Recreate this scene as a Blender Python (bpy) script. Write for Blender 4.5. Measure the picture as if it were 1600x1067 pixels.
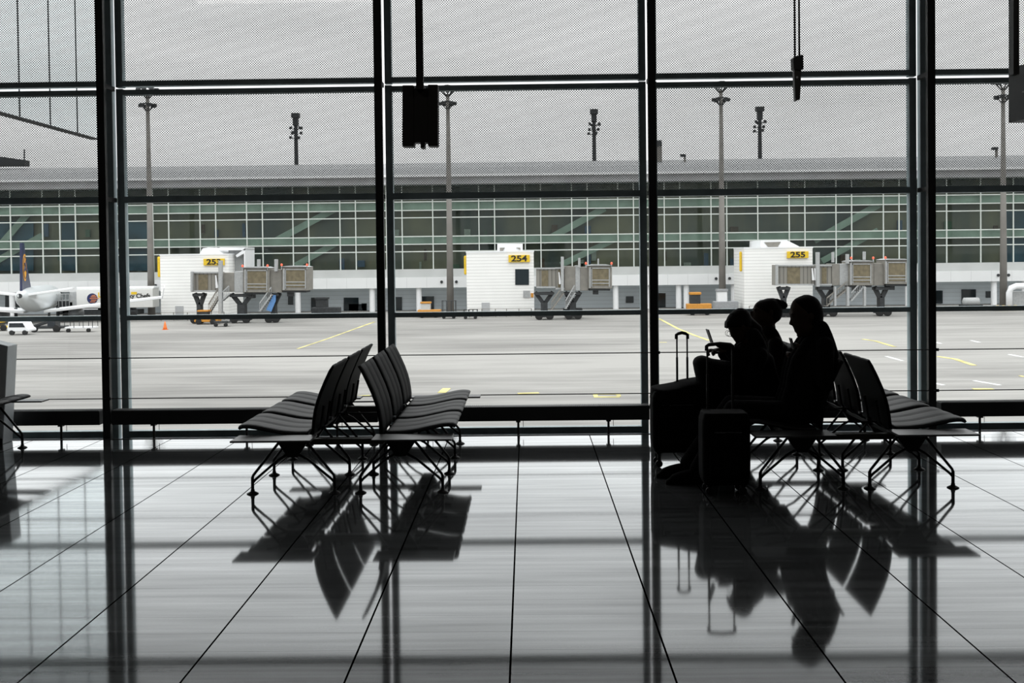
import bpy, bmesh, math, random
from mathutils import Vector, Matrix
random.seed(7)
S = bpy.context.scene
for o in list(bpy.data.objects): bpy.data.objects.remove(o)
C = S.collection
# ---------------------------------------------------------------- camera
FPX = 1650.0
PITCH, YAW, ROLL, SHY = 2.13017552e-02, -1.41106143e-02, -1.18140592e-02, -96.917
CH = 1.6
def basis():
    cy, sy = math.cos(YAW), math.sin(YAW)
    f = Vector((sy*math.cos(PITCH), cy*math.cos(PITCH), -math.sin(PITCH)))
    r0 = Vector((cy, -sy, 0)); u0 = r0.cross(f)
    r = r0*math.cos(ROLL)+u0*math.sin(ROLL); u = -r0*math.sin(ROLL)+u0*math.cos(ROLL)
    return r, u, f
CR, CU, CF = basis()
cd = bpy.data.cameras.new('camera'); cam = bpy.data.objects.new('camera', cd); C.objects.link(cam)
cd.sensor_width = 36; cd.lens = 36*FPX/1600; cd.shift_y = SHY/1600; cd.clip_start = .05; cd.clip_end = 2000
m = Matrix((CR, CU, -CF)).transposed().to_4x4(); m.translation = (0, 0, CH); cam.matrix_world = m
S.camera = cam
def ray(x, y): return CF*FPX + CR*(x-800) - CU*(y-533.5-SHY)
def at(x, y, Y):
    d = ray(x, y); return d/d.y*Y + Vector((0, 0, CH))
def onz(x, y, z):
    d = ray(x, y); return d/d.z*(z-CH) + Vector((0, 0, CH))
# ---------------------------------------------------------------- view, world
S.view_settings.view_transform = 'Standard'; S.view_settings.look = 'None'
S.view_settings.gamma = 1; S.view_settings.exposure = 0.0; S.view_settings.use_curve_mapping = False
w = bpy.data.worlds.new('overcast'); S.world = w; w.use_nodes = True
nt = w.node_tree; nt.nodes.clear()
def nd(t, ty, **k):
    n = t.nodes.new(ty)
    for a, b in k.items():
        if a.startswith('i_'):
            n.inputs[int(a[2:]) if a[2:].isdigit() else a[2:]].default_value = b
        else: setattr(n, a, b)
    return n
def mth(t, op, a, b=None, c=None, clamp=False):
    n = t.nodes.new('ShaderNodeMath'); n.operation = op; n.use_clamp = clamp
    for i, v in enumerate((a, b, c)):
        if v is None: continue
        if isinstance(v, (int, float)): n.inputs[i].default_value = v
        else: t.links.new(v, n.inputs[i])
    return n.outputs[0]
tc = nd(nt, 'ShaderNodeTexCoord'); sx = nd(nt, 'ShaderNodeSeparateXYZ'); nt.links.new(tc.outputs['Generated'], sx.inputs[0])
zz = mth(nt, 'MAXIMUM', sx.outputs['Z'], 0.0)
mp = nd(nt, 'ShaderNodeMapping'); mp.inputs['Scale'].default_value = (1.6, 1.6, 9.0); nt.links.new(tc.outputs['Generated'], mp.inputs[0])
nz = nd(nt, 'ShaderNodeTexNoise'); nz.inputs['Scale'].default_value = 2.2; nz.inputs['Detail'].default_value = 5; nt.links.new(mp.outputs[0], nz.inputs['Vector'])
cl = mth(nt, 'MULTIPLY_ADD', nz.outputs['Fac'], 0.55, 0.72)
lum = mth(nt, 'MULTIPLY', mth(nt, 'MULTIPLY_ADD', zz, 2.0, 1.10), cl)
below = mth(nt, 'LESS_THAN', sx.outputs['Z'], -0.002)
lum = mth(nt, 'MULTIPLY', lum, mth(nt, 'MULTIPLY_ADD', below, -0.72, 1.0))
bg = nd(nt, 'ShaderNodeBackground'); bg.inputs[0].default_value = (.985, .993, 1.0, 1); nt.links.new(lum, bg.inputs[1])
wo = nd(nt, 'ShaderNodeOutputWorld'); nt.links.new(bg.outputs[0], wo.inputs[0])
for lx in (-4, 4):      # added dim fill lamps, no fixtures in view, to lift the window frames
    ld = bpy.data.lights.new('frame_fill_light', 'AREA'); ld.shape = 'RECTANGLE'; ld.size = 3; ld.size_y = .5; ld.energy = 26; ld.color = (1, .97, .92)
    lo = bpy.data.objects.new('frame_fill_light', ld); C.objects.link(lo); lo.location = (lx, 2, 5.95)
# ---------------------------------------------------------------- materials
MC = {}
def mat(name, col=(.5, .5, .5), rough=.6, metal=0, noise=0, nscale=5, stretch=(1, 1, 1), col2=None, emit=0, bump=0, spec=.5):
    if name in MC: return MC[name]
    m = bpy.data.materials.new(name); m.use_nodes = True; t = m.node_tree
    b = t.nodes['Principled BSDF']; b.inputs['Roughness'].default_value = rough; b.inputs['Metallic'].default_value = metal
    b.inputs['Specular IOR Level'].default_value = spec
    c4 = (*col, 1); b.inputs['Base Color'].default_value = c4
    if emit: b.inputs['Emission Color'].default_value = c4; b.inputs['Emission Strength'].default_value = emit
    if noise or col2 or bump:
        tcn = nd(t, 'ShaderNodeTexCoord'); mpn = nd(t, 'ShaderNodeMapping'); mpn.inputs['Scale'].default_value = stretch
        t.links.new(tcn.outputs['Object'], mpn.inputs[0])
        n = nd(t, 'ShaderNodeTexNoise'); n.inputs['Scale'].default_value = nscale; n.inputs['Detail'].default_value = 6
        t.links.new(mpn.outputs[0], n.inputs['Vector'])
        r = nd(t, 'ShaderNodeValToRGB'); r.color_ramp.elements[0].position = .35; r.color_ramp.elements[1].position = .68
        c2 = col2 or tuple(min(1, v*(1+noise)) for v in col)
        c1 = col if col2 else tuple(v*(1-noise) for v in col)
        r.color_ramp.elements[0].color = (*c1, 1); r.color_ramp.elements[1].color = (*c2, 1)
        t.links.new(n.outputs['Fac'], r.inputs[0]); t.links.new(r.outputs[0], b.inputs['Base Color'])
        if bump:
            bp = nd(t, 'ShaderNodeBump'); bp.inputs['Strength'].default_value = bump; t.links.new(n.outputs['Fac'], bp.inputs['Height']); t.links.new(bp.outputs[0], b.inputs['Normal'])
    MC[name] = m; return m
K_frame = mat('black_steel', (.010, .010, .010), .5, noise=.2)
K_alu = mat('blue_grey_aluminium', (.32, .40, .42), .5, noise=.15)
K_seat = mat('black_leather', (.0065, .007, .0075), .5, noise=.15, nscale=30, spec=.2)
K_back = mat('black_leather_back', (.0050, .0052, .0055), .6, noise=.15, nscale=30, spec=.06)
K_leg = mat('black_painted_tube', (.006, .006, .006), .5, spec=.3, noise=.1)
K_table = mat('dark_laminate', (.02, .02, .02), .35, noise=.1)
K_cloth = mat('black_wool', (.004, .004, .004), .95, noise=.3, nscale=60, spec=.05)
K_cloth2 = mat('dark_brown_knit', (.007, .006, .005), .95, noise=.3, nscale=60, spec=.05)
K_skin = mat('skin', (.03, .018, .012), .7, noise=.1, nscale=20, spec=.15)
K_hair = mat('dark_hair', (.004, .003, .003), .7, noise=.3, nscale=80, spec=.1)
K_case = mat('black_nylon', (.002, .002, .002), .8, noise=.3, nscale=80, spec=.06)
K_steel = mat('brushed_steel', (.35, .36, .37), .3, 1, noise=.1)
K_white = mat('white_panel', (.80, .80, .78), .5, noise=.04)
K_wmet = mat('white_paint', (.80, .81, .82), .35, noise=.03)
K_mast = mat('weathered_mast', (.19, .18, .165), .7, noise=.12, nscale=.6)
K_bridge = mat('grey_bridge_cladding', (.215, .205, .182), .6, noise=.12, nscale=1.5)
K_bridge2 = mat('light_bridge_trim', (.36, .37, .37), .6, noise=.1)
K_bpanel = mat('olive_bridge_panel', (.15, .125, .075), .6, noise=.2, nscale=2)
K_dark = mat('dark_machinery', (.025, .028, .030), .6, noise=.3, nscale=3)
K_red = mat('warning_light_red', (.9, .12, .06), .4, noise=.05, emit=.6)
K_yel = mat('sign_yellow', (.75, .50, .02), .5, noise=.08)
K_blk = mat('sign_black', (.01, .01, .01), .6, noise=.05)
K_orange = mat('safety_orange', (.75, .18, .03), .5, noise=.1)
K_oran2 = mat('vehicle_orange', (.55, .24, .03), .5, noise=.1)
K_blue = mat('fin_blue', (.01, .016, .06), .35, noise=.1)
K_bluel = mat('light_blue_panel', (.10, .24, .50), .5, noise=.15)
K_tyre = mat('tyre', (.012, .012, .012), .8, noise=.1)
K_wglass = mat('dark_window', (.01, .018, .022), .1, noise=.1)
K_winA = mat('vehicle_window', (.02, .025, .03), .1, noise=.1)

def glass_mat(name, tint=(.965, .972, .968), refl=.35):
    m = bpy.data.materials.new(name); m.use_nodes = True; t = m.node_tree; t.nodes.clear()
    tr = nd(t, 'ShaderNodeBsdfTransparent'); tr.inputs[0].default_value = (*tint, 1)
    gl = nd(t, 'ShaderNodeBsdfGlossy'); gl.inputs['Roughness'].default_value = .02
    fr = nd(t, 'ShaderNodeFresnel'); fr.inputs[0].default_value = 1.5
    mx = nd(t, 'ShaderNodeMixShader'); t.links.new(mth(t, 'MULTIPLY', fr.outputs[0], refl), mx.inputs[0])
    t.links.new(tr.outputs[0], mx.inputs[1]); t.links.new(gl.outputs[0], mx.inputs[2])
    o = nd(t, 'ShaderNodeOutputMaterial'); t.links.new(mx.outputs[0], o.inputs[0]); return m
K_pane = glass_mat('window_glass')
def mesh_mat():
    # perforated sheet: staggered oval holes
    m = bpy.data.materials.new('perforated_screen'); m.use_nodes = True; t = m.node_tree; t.nodes.clear()
    tcn = nd(t, 'ShaderNodeTexCoord'); s = nd(t, 'ShaderNodeSeparateXYZ'); t.links.new(tcn.outputs['Object'], s.inputs[0])
    PX, PZ = .0233, .0226
    def lattice(off):
        a = mth(t, 'SUBTRACT', mth(t, 'FRACT', mth(t, 'ADD', mth(t, 'DIVIDE', s.outputs['X'], PX), 50+off)), .5)
        b = mth(t, 'SUBTRACT', mth(t, 'FRACT', mth(t, 'ADD', mth(t, 'DIVIDE', s.outputs['Z'], PZ), 50+off)), .5)
        a = mth(t, 'DIVIDE', a, .37); b = mth(t, 'DIVIDE', b, .205)
        d = mth(t, 'ADD', mth(t, 'MULTIPLY', a, a), mth(t, 'MULTIPLY', b, b))
        return mth(t, 'LESS_THAN', d, 1.0)
    hole = mth(t, 'MAXIMUM', lattice(0), lattice(.5))
    tr = nd(t, 'ShaderNodeBsdfTransparent')
    df = nd(t, 'ShaderNodeBsdfDiffuse'); df.inputs[0].default_value = (.10, .105, .11, 1)
    mx = nd(t, 'ShaderNodeMixShader'); t.links.new(hole, mx.inputs[0]); t.links.new(df.outputs[0], mx.inputs[1]); t.links.new(tr.outputs[0], mx.inputs[2])
    o = nd(t, 'ShaderNodeOutputMaterial'); t.links.new(mx.outputs[0], o.inputs[0]); return m
K_mesh = mesh_mat()
TP, TX0 = .6255, -.082
def floor_mat():
    m = bpy.data.materials.new('polished_stone_tiles'); m.use_nodes = True; t = m.node_tree; t.nodes.clear()
    tcn = nd(t, 'ShaderNodeTexCoord'); s = nd(t, 'ShaderNodeSeparateXYZ'); t.links.new(tcn.outputs['Object'], s.inputs[0])
    def line(v, off, pitch, wid):
        f = mth(t, 'FRACT', mth(t, 'ADD', mth(t, 'DIVIDE', mth(t, 'SUBTRACT', v, off), pitch), 100.5))
        return mth(t, 'LESS_THAN', mth(t, 'ABSOLUTE', mth(t, 'SUBTRACT', f, .5)), wid/pitch/2)
    jl = line(s.outputs['X'], TX0, TP, .0085)
    jc = line(s.outputs['Y'], 4.271, .2085, .0022)
    # each board row has its own tone
    row = mth(t, 'FLOOR', mth(t, 'DIVIDE', mth(t, 'SUBTRACT', s.outputs['Y'], 4.271), .2085))
    colm = mth(t, 'FLOOR', mth(t, 'DIVIDE', mth(t, 'SUBTRACT', s.outputs['X'], TX0), TP))
    cb = nd(t, 'ShaderNodeCombineXYZ'); t.links.new(row, cb.inputs[0]); t.links.new(colm, cb.inputs[1])
    wn = nd(t, 'ShaderNodeTexWhiteNoise'); t.links.new(cb.outputs[0], wn.inputs['Vector'])
    mpn = nd(t, 'ShaderNodeMapping'); mpn.inputs['Scale'].default_value = (.9, 15, 1); t.links.new(tcn.outputs['Object'], mpn.inputs[0])
    n = nd(t, 'ShaderNodeTexNoise'); n.inputs['Scale'].default_value = 1.0; n.inputs['Detail'].default_value = 6; t.links.new(mpn.outputs[0], n.inputs['Vector'])
    n2 = nd(t, 'ShaderNodeTexNoise'); n2.inputs['Scale'].default_value = 160; t.links.new(tcn.outputs['Object'], n2.inputs['Vector'])
    tone = mth(t, 'ADD', mth(t, 'MULTIPLY_ADD', n.outputs['Fac'], .55, -.12), mth(t, 'MULTIPLY', wn.outputs['Value'], .10))
    tone = mth(t, 'ADD', tone, mth(t, 'MULTIPLY', n2.outputs['Fac'], .10))     # about .1 .. .5
    dfv = mth(t, 'MULTIPLY', mth(t, 'ADD', tone, .02), .40)
    dark = mth(t, 'SUBTRACT', 1.0, mth(t, 'MAXIMUM', jl, mth(t, 'MULTIPLY', jc, .55)))
    dcol = nd(t, 'ShaderNodeCombineColor')
    for i, k in enumerate((.96, 1.0, 1.02)): t.links.new(mth(t, 'MULTIPLY', mth(t, 'MULTIPLY', dfv, dark), k*.75), dcol.inputs[i])
    df = nd(t, 'ShaderNodeBsdfDiffuse'); t.links.new(dcol.outputs[0], df.inputs[0])
    gl = nd(t, 'ShaderNodeBsdfGlossy'); gl.inputs['Roughness'].default_value = .055
    gcol = nd(t, 'ShaderNodeCombineColor')
    gv = mth(t, 'MULTIPLY', mth(t, 'ADD', mth(t, 'MULTIPLY', tone, 1.0), .66), dark)
    for i, k in enumerate((.97, .99, 1.0)): t.links.new(mth(t, 'MULTIPLY', gv, k), gcol.inputs[i])
    t.links.new(gcol.outputs[0], gl.inputs[0])
    fr = nd(t, 'ShaderNodeLayerWeight'); fr.inputs[0].default_value = .5
    mx = nd(t, 'ShaderNodeMixShader')
    t.links.new(mth(t, 'MULTIPLY_ADD', mth(t, 'POWER', fr.outputs['Facing'], 8.0), 3.0, .10, True), mx.inputs[0])
    t.links.new(df.outputs[0], mx.inputs[1]); t.links.new(gl.outputs[0], mx.inputs[2])
    o = nd(t, 'ShaderNodeOutputMaterial'); t.links.new(mx.outputs[0], o.inputs[0]); return m
K_floor = floor_mat()
def lined_mat(name, col, axis, pitch, wid, dark=.6, rough=.5, axis2=None, pitch2=1, noise=.05):
    # cladding with joint lines every pitch metres
    m = bpy.data.materials.new(name); m.use_nodes = True; t = m.node_tree; b = t.nodes['Principled BSDF']; b.inputs['Roughness'].default_value = rough
    tcn = nd(t, 'ShaderNodeTexCoord'); s = nd(t, 'ShaderNodeSeparateXYZ'); t.links.new(tcn.outputs['Object'], s.inputs[0])
    def ln(ax, p, w_):
        f = mth(t, 'FRACT', mth(t, 'ADD', mth(t, 'DIVIDE', s.outputs[ax], p), 100.5))
        return mth(t, 'LESS_THAN', mth(t, 'ABSOLUTE', mth(t, 'SUBTRACT', f, .5)), w_/p/2)
    l = ln(axis, pitch, wid)
    if axis2: l = mth(t, 'MAXIMUM', l, ln(axis2, pitch2, wid))
    n = nd(t, 'ShaderNodeTexNoise'); n.inputs['Scale'].default_value = .7; n.inputs['Detail'].default_value = 5; t.links.new(tcn.outputs['Object'], n.inputs['Vector'])
    v = mth(t, 'MULTIPLY', mth(t, 'MULTIPLY_ADD', l, dark-1, 1.0), mth(t, 'MULTIPLY_ADD', n.outputs['Fac'], noise*2, 1-noise))
    cc = nd(t, 'ShaderNodeCombineColor')
    for i in range(3): t.links.new(mth(t, 'MULTIPLY', v, col[i]), cc.inputs[i])
    t.links.new(cc.outputs[0], b.inputs['Base Color']); return m
K_clad = lined_mat('white_ribbed_cladding', (.86, .86, .84), 'Z', .42, .07, .72)
K_clad3 = lined_mat('grey_blue_cladding', (.55, .60, .63), 'Z', .6, .08, .8)
K_band = lined_mat('white_spandrel', (.72, .73, .73), 'X', 3.0, .06, .8)
K_roof = lined_mat('seamed_metal_roof', (.21, .215, .22), 'X', 1.1, .12, .85)
K_corr = lined_mat('ribbed_bridge_wall', (.22, .21, .185), 'X', .5, .14, .55)
def apron_mat():
    m = bpy.data.materials.new('concrete_apron'); m.use_nodes = True; t = m.node_tree; b = t.nodes['Principled BSDF']; b.inputs['Roughness'].default_value = .8
    tcn = nd(t, 'ShaderNodeTexCoord')
    def nz_(sc, st, det=5):
        mpn = nd(t, 'ShaderNodeMapping'); mpn.inputs['Scale'].default_value = st; t.links.new(tcn.outputs['Object'], mpn.inputs[0])
        n = nd(t, 'ShaderNodeTexNoise'); n.inputs['Scale'].default_value = sc; n.inputs['Detail'].default_value = det; t.links.new(mpn.outputs[0], n.inputs['Vector']); return n.outputs['Fac']
    a = nz_(1, (.03, .11, 1)); c = nz_(1, (.12, .9, 1), 3); e = nz_(1, (.018, .03, 1), 2)
    v = mth(t, 'ADD', mth(t, 'MULTIPLY', a, .42), mth(t, 'ADD', mth(t, 'MULTIPLY', c, .28), mth(t, 'MULTIPLY', e, .30)))
    s = nd(t, 'ShaderNodeSeparateXYZ'); t.links.new(tcn.outputs['Object'], s.inputs[0])
    f = mth(t, 'FRACT', mth(t, 'DIVIDE', s.outputs['Y'], 7.5)); l = mth(t, 'LESS_THAN', f, .02)
    v = mth(t, 'MULTIPLY', v, mth(t, 'MULTIPLY_ADD', l, -.14, 1.0))
    r = nd(t, 'ShaderNodeValToRGB'); r.color_ramp.elements[0].position = .38; r.color_ramp.elements[1].position = .57
    r.color_ramp.elements[0].color = (.140, .136, .128, 1); r.color_ramp.elements[1].color = (.292, .286, .270, 1)
    t.links.new(v, r.inputs[0]); t.links.new(r.outputs[0], b.inputs['Base Color']); return m
K_apron = apron_mat()
# ---------------------------------------------------------------- mesh helpers
class MB:
    def __init__(s): s.v = []; s.f = []
    def add(s, vs, fs):
        n = len(s.v); s.v += [tuple(v) for v in vs]; s.f += [tuple(i+n for i in f) for f in fs]; return s
    def box(s, a, b):
        x0, y0, z0 = a; x1, y1, z1 = b
        return s.add([(x0,y0,z0),(x1,y0,z0),(x1,y1,z0),(x0,y1,z0),(x0,y0,z1),(x1,y0,z1),(x1,y1,z1),(x0,y1,z1)],
                     [(0,3,2,1),(4,5,6,7),(0,1,5,4),(1,2,6,5),(2,3,7,6),(3,0,4,7)])
    def cbox(s, c, d): return s.box([c[i]-d[i]/2 for i in range(3)], [c[i]+d[i]/2 for i in range(3)])
    def beam(s, p, q, w_, h, up=(0, 0, 1)):
        p, q = Vector(p), Vector(q); d = (q-p).normalized(); u = Vector(up)
        if abs(d.dot(u)) > .99: u = Vector((0, 1, 0))
        r = d.cross(u).normalized(); u = r.cross(d)
        vs = [e+r*a*w_/2+u*b*h/2 for e in (p, q) for a, b in ((-1,-1),(1,-1),(1,1),(-1,1))]
        return s.add(vs, [(0,1,2,3),(7,6,5,4),(0,4,5,1),(1,5,6,2),(2,6,7,3),(3,7,4,0)])
    def tube(s, pts, r, seg=8):
        pts = [Vector(p) for p in pts]; rs = r if isinstance(r, (list, tuple)) else [r]*len(pts)
        vs = []; fs = []
        up = Vector((.13, .37, .92)); 
        for i, p in enumerate(pts):
            d = (pts[min(i+1, len(pts)-1)]-pts[max(i-1, 0)]).normalized()
            a = d.cross(up).normalized(); b = a.cross(d)
            for k in range(seg):
                t = 2*math.pi*k/seg; vs.append(p+(a*math.cos(t)+b*math.sin(t))*rs[i])
        for i in range(len(pts)-1):
            for k in range(seg):
                k2 = (k+1) % seg; fs.append((i*seg+k, (i+1)*seg+k, (i+1)*seg+k2, i*seg+k2))
        fs.append(tuple(range(seg))); fs.append(tuple(reversed(range((len(pts)-1)*seg, len(pts)*seg))))
        return s.add(vs, fs)
    def lathe(s, c, prof, seg=24, ax='z'):
        vs = []; fs = []
        for r, h in prof:
            for k in range(seg):
                t = 2*math.pi*k/seg; a, b = r*math.cos(t), r*math.sin(t)
                o = {'z': (a, b, h), 'y': (a, h, b), 'x': (h, a, b)}[ax]
                vs.append((c[0]+o[0], c[1]+o[1], c[2]+o[2]))
        n = len(prof)
        for i in range(n-1):
            for k in range(seg):
                k2 = (k+1) % seg; fs.append((i*seg+k, i*seg+k2, (i+1)*seg+k2, (i+1)*seg+k))
        fs.append(tuple(reversed(range(seg)))); fs.append(tuple(range((n-1)*seg, n*seg)))
        return s.add(vs, fs)
    def prism(s, poly, y0, y1):      # poly in x,z ; extruded along y
        n = len(poly)
        return s.add([(x, y0, z) for x, z in poly]+[(x, y1, z) for x, z in poly],
                     [tuple(range(n)), tuple(reversed(range(n, 2*n)))]+[(i, (i+1) % n+0, (i+1) % n+n, i+n)[::-1] for i in range(n)])
    def ell(s, c, r, rot=0, seg=16, rings=10):     # ellipsoid, rot about y
        vs = []; fs = []; ca, sa = math.cos(rot), math.sin(rot)
        for i in range(rings+1):
            p = math.pi*i/rings
            for k in range(seg):
                t = 2*math.pi*k/seg
                x, y, z = r[0]*math.sin(p)*math.cos(t), r[1]*math.sin(p)*math.sin(t), r[2]*math.cos(p)
                vs.append((c[0]+x*ca+z*sa, c[1]+y, c[2]-x*sa+z*ca))
        for i in range(rings):
            for k in range(seg):
                k2 = (k+1) % seg; fs.append((i*seg+k, (i+1)*seg+k, (i+1)*seg+k2, i*seg+k2))
        return s.add(vs, fs)
    def cap(s, p, q, r1, r2=None, seg=14):         # tapered capsule
        r2 = r1 if r2 is None else r2; p, q = Vector(p), Vector(q); d = (q-p).normalized()
        pts = []; rs = []
        for i in range(6):
            t = math.pi/2*i/5; pts.append(p-d*r1*math.cos(t)); rs.append(max(.0008, r1*math.sin(t)))
        for i in range(6):
            t = math.pi/2*i/5; pts.append(q+d*r2*math.sin(t)); rs.append(max(.0008, r2*math.cos(t)))
        n = len(s.v); s.tube(pts, rs, seg); return s
    def loft(s, rings):
        n = len(rings[0]); vs = [v for r in rings for v in r]; fs = []
        for i in range(len(rings)-1):
            for k in range(n):
                k2 = (k+1) % n; fs.append((i*n+k, i*n+k2, (i+1)*n+k2, (i+1)*n+k))
        fs.append(tuple(reversed(range(n)))); fs.append(tuple(range((len(rings)-1)*n, len(rings)*n)))
        return s.add(vs, fs)
    def build(s, name, mt, parent=None, smooth=False, bevel=0, loc=None, voxel=0, kind=None):
        me = bpy.data.meshes.new(name)
        off = Vector(loc) if loc is not None else Vector((0, 0, 0))
        if parent is not None and loc is None: off = world_loc(parent)
        me.from_pydata([Vector(v)-off for v in s.v], [], s.f); me.validate()
        bm = bmesh.new(); bm.from_mesh(me); bmesh.ops.recalc_face_normals(bm, faces=bm.faces); bm.to_mesh(me); bm.free()
        me.materials.append(mt)
        o = bpy.data.objects.new(name, me); C.objects.link(o)
        if parent is not None: o.parent = parent
        if parent is None and loc is not None: o.location = off
        if smooth:
            for p in me.polygons: p.use_smooth = True
        if bevel:
            b = o.modifiers.new('bevel', 'BEVEL'); b.width = bevel; b.segments = 2; b.limit_method = 'ANGLE'
        if voxel:
            r = o.modifiers.new('remesh', 'REMESH'); r.mode = 'VOXEL'; r.voxel_size = voxel; r.use_smooth_shade = True
            q = o.modifiers.new('smooth', 'SMOOTH'); q.factor = .5; q.iterations = 3
        if kind: o['kind'] = kind
        return o
def world_loc(o):
    v = Vector((0, 0, 0))
    while o is not None: v = v+Vector(o.location); o = o.parent
    return v
def tag(o, label, cat, group=None):
    o['label'] = label; o['category'] = cat
    if group: o['group'] = group
    return o
def thing(name, label, cat, loc=(0, 0, 0), group=None):
    o = bpy.data.objects.new(name, None); C.objects.link(o); o.location = loc; o.empty_display_size = .1
    return tag(o, label, cat, group)
def struct(name, mb, mt, parent=None, **k):
    o = mb.build(name, mt, parent, **k); o['kind'] = 'structure'; return o
def children(o): return [c for c in bpy.data.objects if c.parent == o]
def copy_tree(o, parent=None):
    c = o.copy(); C.objects.link(c); c.parent = parent
    for ch in children(o): copy_tree(ch, c)
    return c
# text as mesh-like curve lying in the x-z plane, facing -y
def text(name, body, size, loc, mt, parent=None, width=None, bold=.0):
    cu = bpy.data.curves.new(name, 'FONT'); cu.body = body; cu.size = size; cu.align_x = 'CENTER'; cu.align_y = 'CENTER'
    cu.extrude = size*.02; cu.offset = size*bold; cu.materials.append(mt)
    tmp = bpy.data.objects.new(name+'_curve', cu); C.objects.link(tmp); dg = bpy.context.evaluated_depsgraph_get(); dg.update()
    me = bpy.data.meshes.new_from_object(tmp.evaluated_get(dg)); bpy.data.objects.remove(tmp)
    o = bpy.data.objects.new(name, me); C.objects.link(o); o.rotation_euler = (math.pi/2, 0, 0)
    L = Vector(loc)
    if parent is not None: o.parent = parent; L = L-world_loc(parent)
    o.location = L
    if width: o.scale = (width, 1, 1)
    return o
# ================================================================ hall shell
XL, XR, YB, ZC, YE = -11.0, 11.0, -9.0, 6.0, 9.42
struct('floor', MB().box((XL, YB, -.25), (XR, YE, 0)), K_floor)
struct('trim_1', MB().box((XL, YE, -.25), (XR, YE+.012, .004)), K_frame)
struct('trim_2', MB().box((XL, YE+.012, -.6), (XR, 9.78, -.14)), K_frame)
K_ceil = mat('dark_ceiling', (.02, .02, .02), .9, noise=.1)
struct('ceiling', MB().box((XL, YB, ZC), (XR, 10.0, ZC+.2)), K_ceil)
struct('wall_left', MB().box((XL-.2, YB, -.25), (XL, 10.0, ZC)), K_ceil)
struct('wall_right', MB().box((XR, YB, -.25), (XR+.2, 10.0, ZC)), K_ceil)
struct('wall_back', MB().box((XL, YB-.2, -.25), (XR, YB, ZC)), K_ceil)
struct('wall_below', MB().box((XL, 9.79, -6.4), (XR, 9.9, -.06)), K_clad3)
COLX = [-8.79, -6.305, -3.82, -1.315, 1.135, 3.62, 6.1, 8.585]
YC, YG = 9.5, 9.83
n = 3
for i, x in enumerate(COLX):
    mb = MB()
    mb.box((x-.034, YC-.02, -.6), (x+.034, YC+.03, ZC))
    for z in (.2, 2.17, 3.2, 5.2): mb.box((x-.012, YC+.03, z-.02), (x+.012, YG-.03, z+.02))
    for z in (.728, .362): mb.tube([(x+.03, YC-.03, z), (x+.05, YC-.03, z)], .014)
    struct('trim_%d' % n, mb, K_frame); n += 1
ZT1a, ZT1b, ZT2, ZT3 = 3.179, 3.236, 2.175, 1.072
FW, GAP = .064, .018
for i in range(len(COLX)-1):
    x0, x1 = COLX[i]+GAP, COLX[i+1]-GAP
    win = bpy.data.objects.new('window_%d' % (i+1), None); C.objects.link(win); win.location = ((x0+x1)/2, YG, 0); win['kind'] = 'structure'
    fr = MB()
    for a, b in ((x0, x0+FW), (x1-FW, x1)):
        fr.box((a, YG-.03, -.15), (b, YG+.05, 3.204)); fr.box((a, YG-.03, 3.22), (b, YG+.05, ZC))
    a, b = x0+FW, x1-FW
    fr.box((a, YG-.03, -.05), (b, YG+.05, .012))
    fr.box((a, YG-.03, 3.148), (b, YG+.05, 3.196)); fr.box((a, YG-.03, 3.228), (b, YG+.05, 3.278))
    fr.box((a, YG-.03, ZT2-.029), (b, YG+.05, ZT2+.029)); fr.box((a, YG-.03, ZT3-.022), (b, YG+.05, ZT3+.022))
    fr.build('window_frame', K_alu, win)
    for z0, z1 in ((.012, ZT3-.022), (ZT3+.022, ZT2-.029), (ZT2+.029, 3.148), (3.278, ZC)):
        MB().box((a, YG+.008, z0), (b, YG+.012, z1)).build('glass_pane', K_pane, win)
    for z0, z1 in ((ZT2+.029, 3.148), (3.278, ZC-.05)):
        MB().add([(a, YG+.035, z0), (b, YG+.035, z0), (b, YG+.035, z1), (a, YG+.035, z1)], [(0, 1, 2, 3)]).build('mesh_screen', K_mesh, win)
# guard rails in front of the glass, one per bay, with posts; thin cables
bayname = ['', 'behind the cut-off bench', 'left of the left bench', 'in the middle bay', 'behind the seated travellers', 'at the right edge', '']
for i in range(1, 6):
    x0, x1 = COLX[i]+.045, COLX[i+1]-.045
    if i == 1: x1 -= .02
    if i == 5: x0 += .03
    g = thing('guard_rail', 'low black guard rail panel on thin posts ' + bayname[i], 'rail', ((x0+x1)/2, YC+.06, 0), 'low guard rails along the window')
    MB().box((x0, YC-.02, .122), (x1, YC+.10, .25)).build('rail_panel', K_frame, g, bevel=.004)
    mb = MB()
    for k in range(int((x1-x0)*60)):
        u = x0+.01+k/60.; mb.box((u, YC-.024, .25), (u+.006, YC+.10, .256))
    mb.build('rail_grille', K_frame, g)
    for px in (-5.1, -4.261, -3.412, -2.564, -1.74, -.915, -.093, .723, 1.55, 2.38, 3.21, 4.064, 4.9, 5.7):
        if x0 < px < x1:
            MB().tube([(px, YC+.04, -.15), (px, YC+.04, .13)], .011).box((px-.02, YC+.01, .105), (px+.02, YC+.07, .125)).build('post', K_frame, g)
            MB().tube([(px+.045, YC+.05, .06), (px+.045, YC+.05, .13)], .0025).build('cable_end', K_steel, g)
for z, nm in ((.728, 'upper'), (.362, 'lower')):
    o = MB().tube([(COLX[1], YC-.03, z), (COLX[-2], YC-.03, z)], .0048, 6).build('guard_cable', K_frame)
    tag(o, '%s thin dark cable strung across the columns before the glass' % nm, 'cable')
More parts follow.
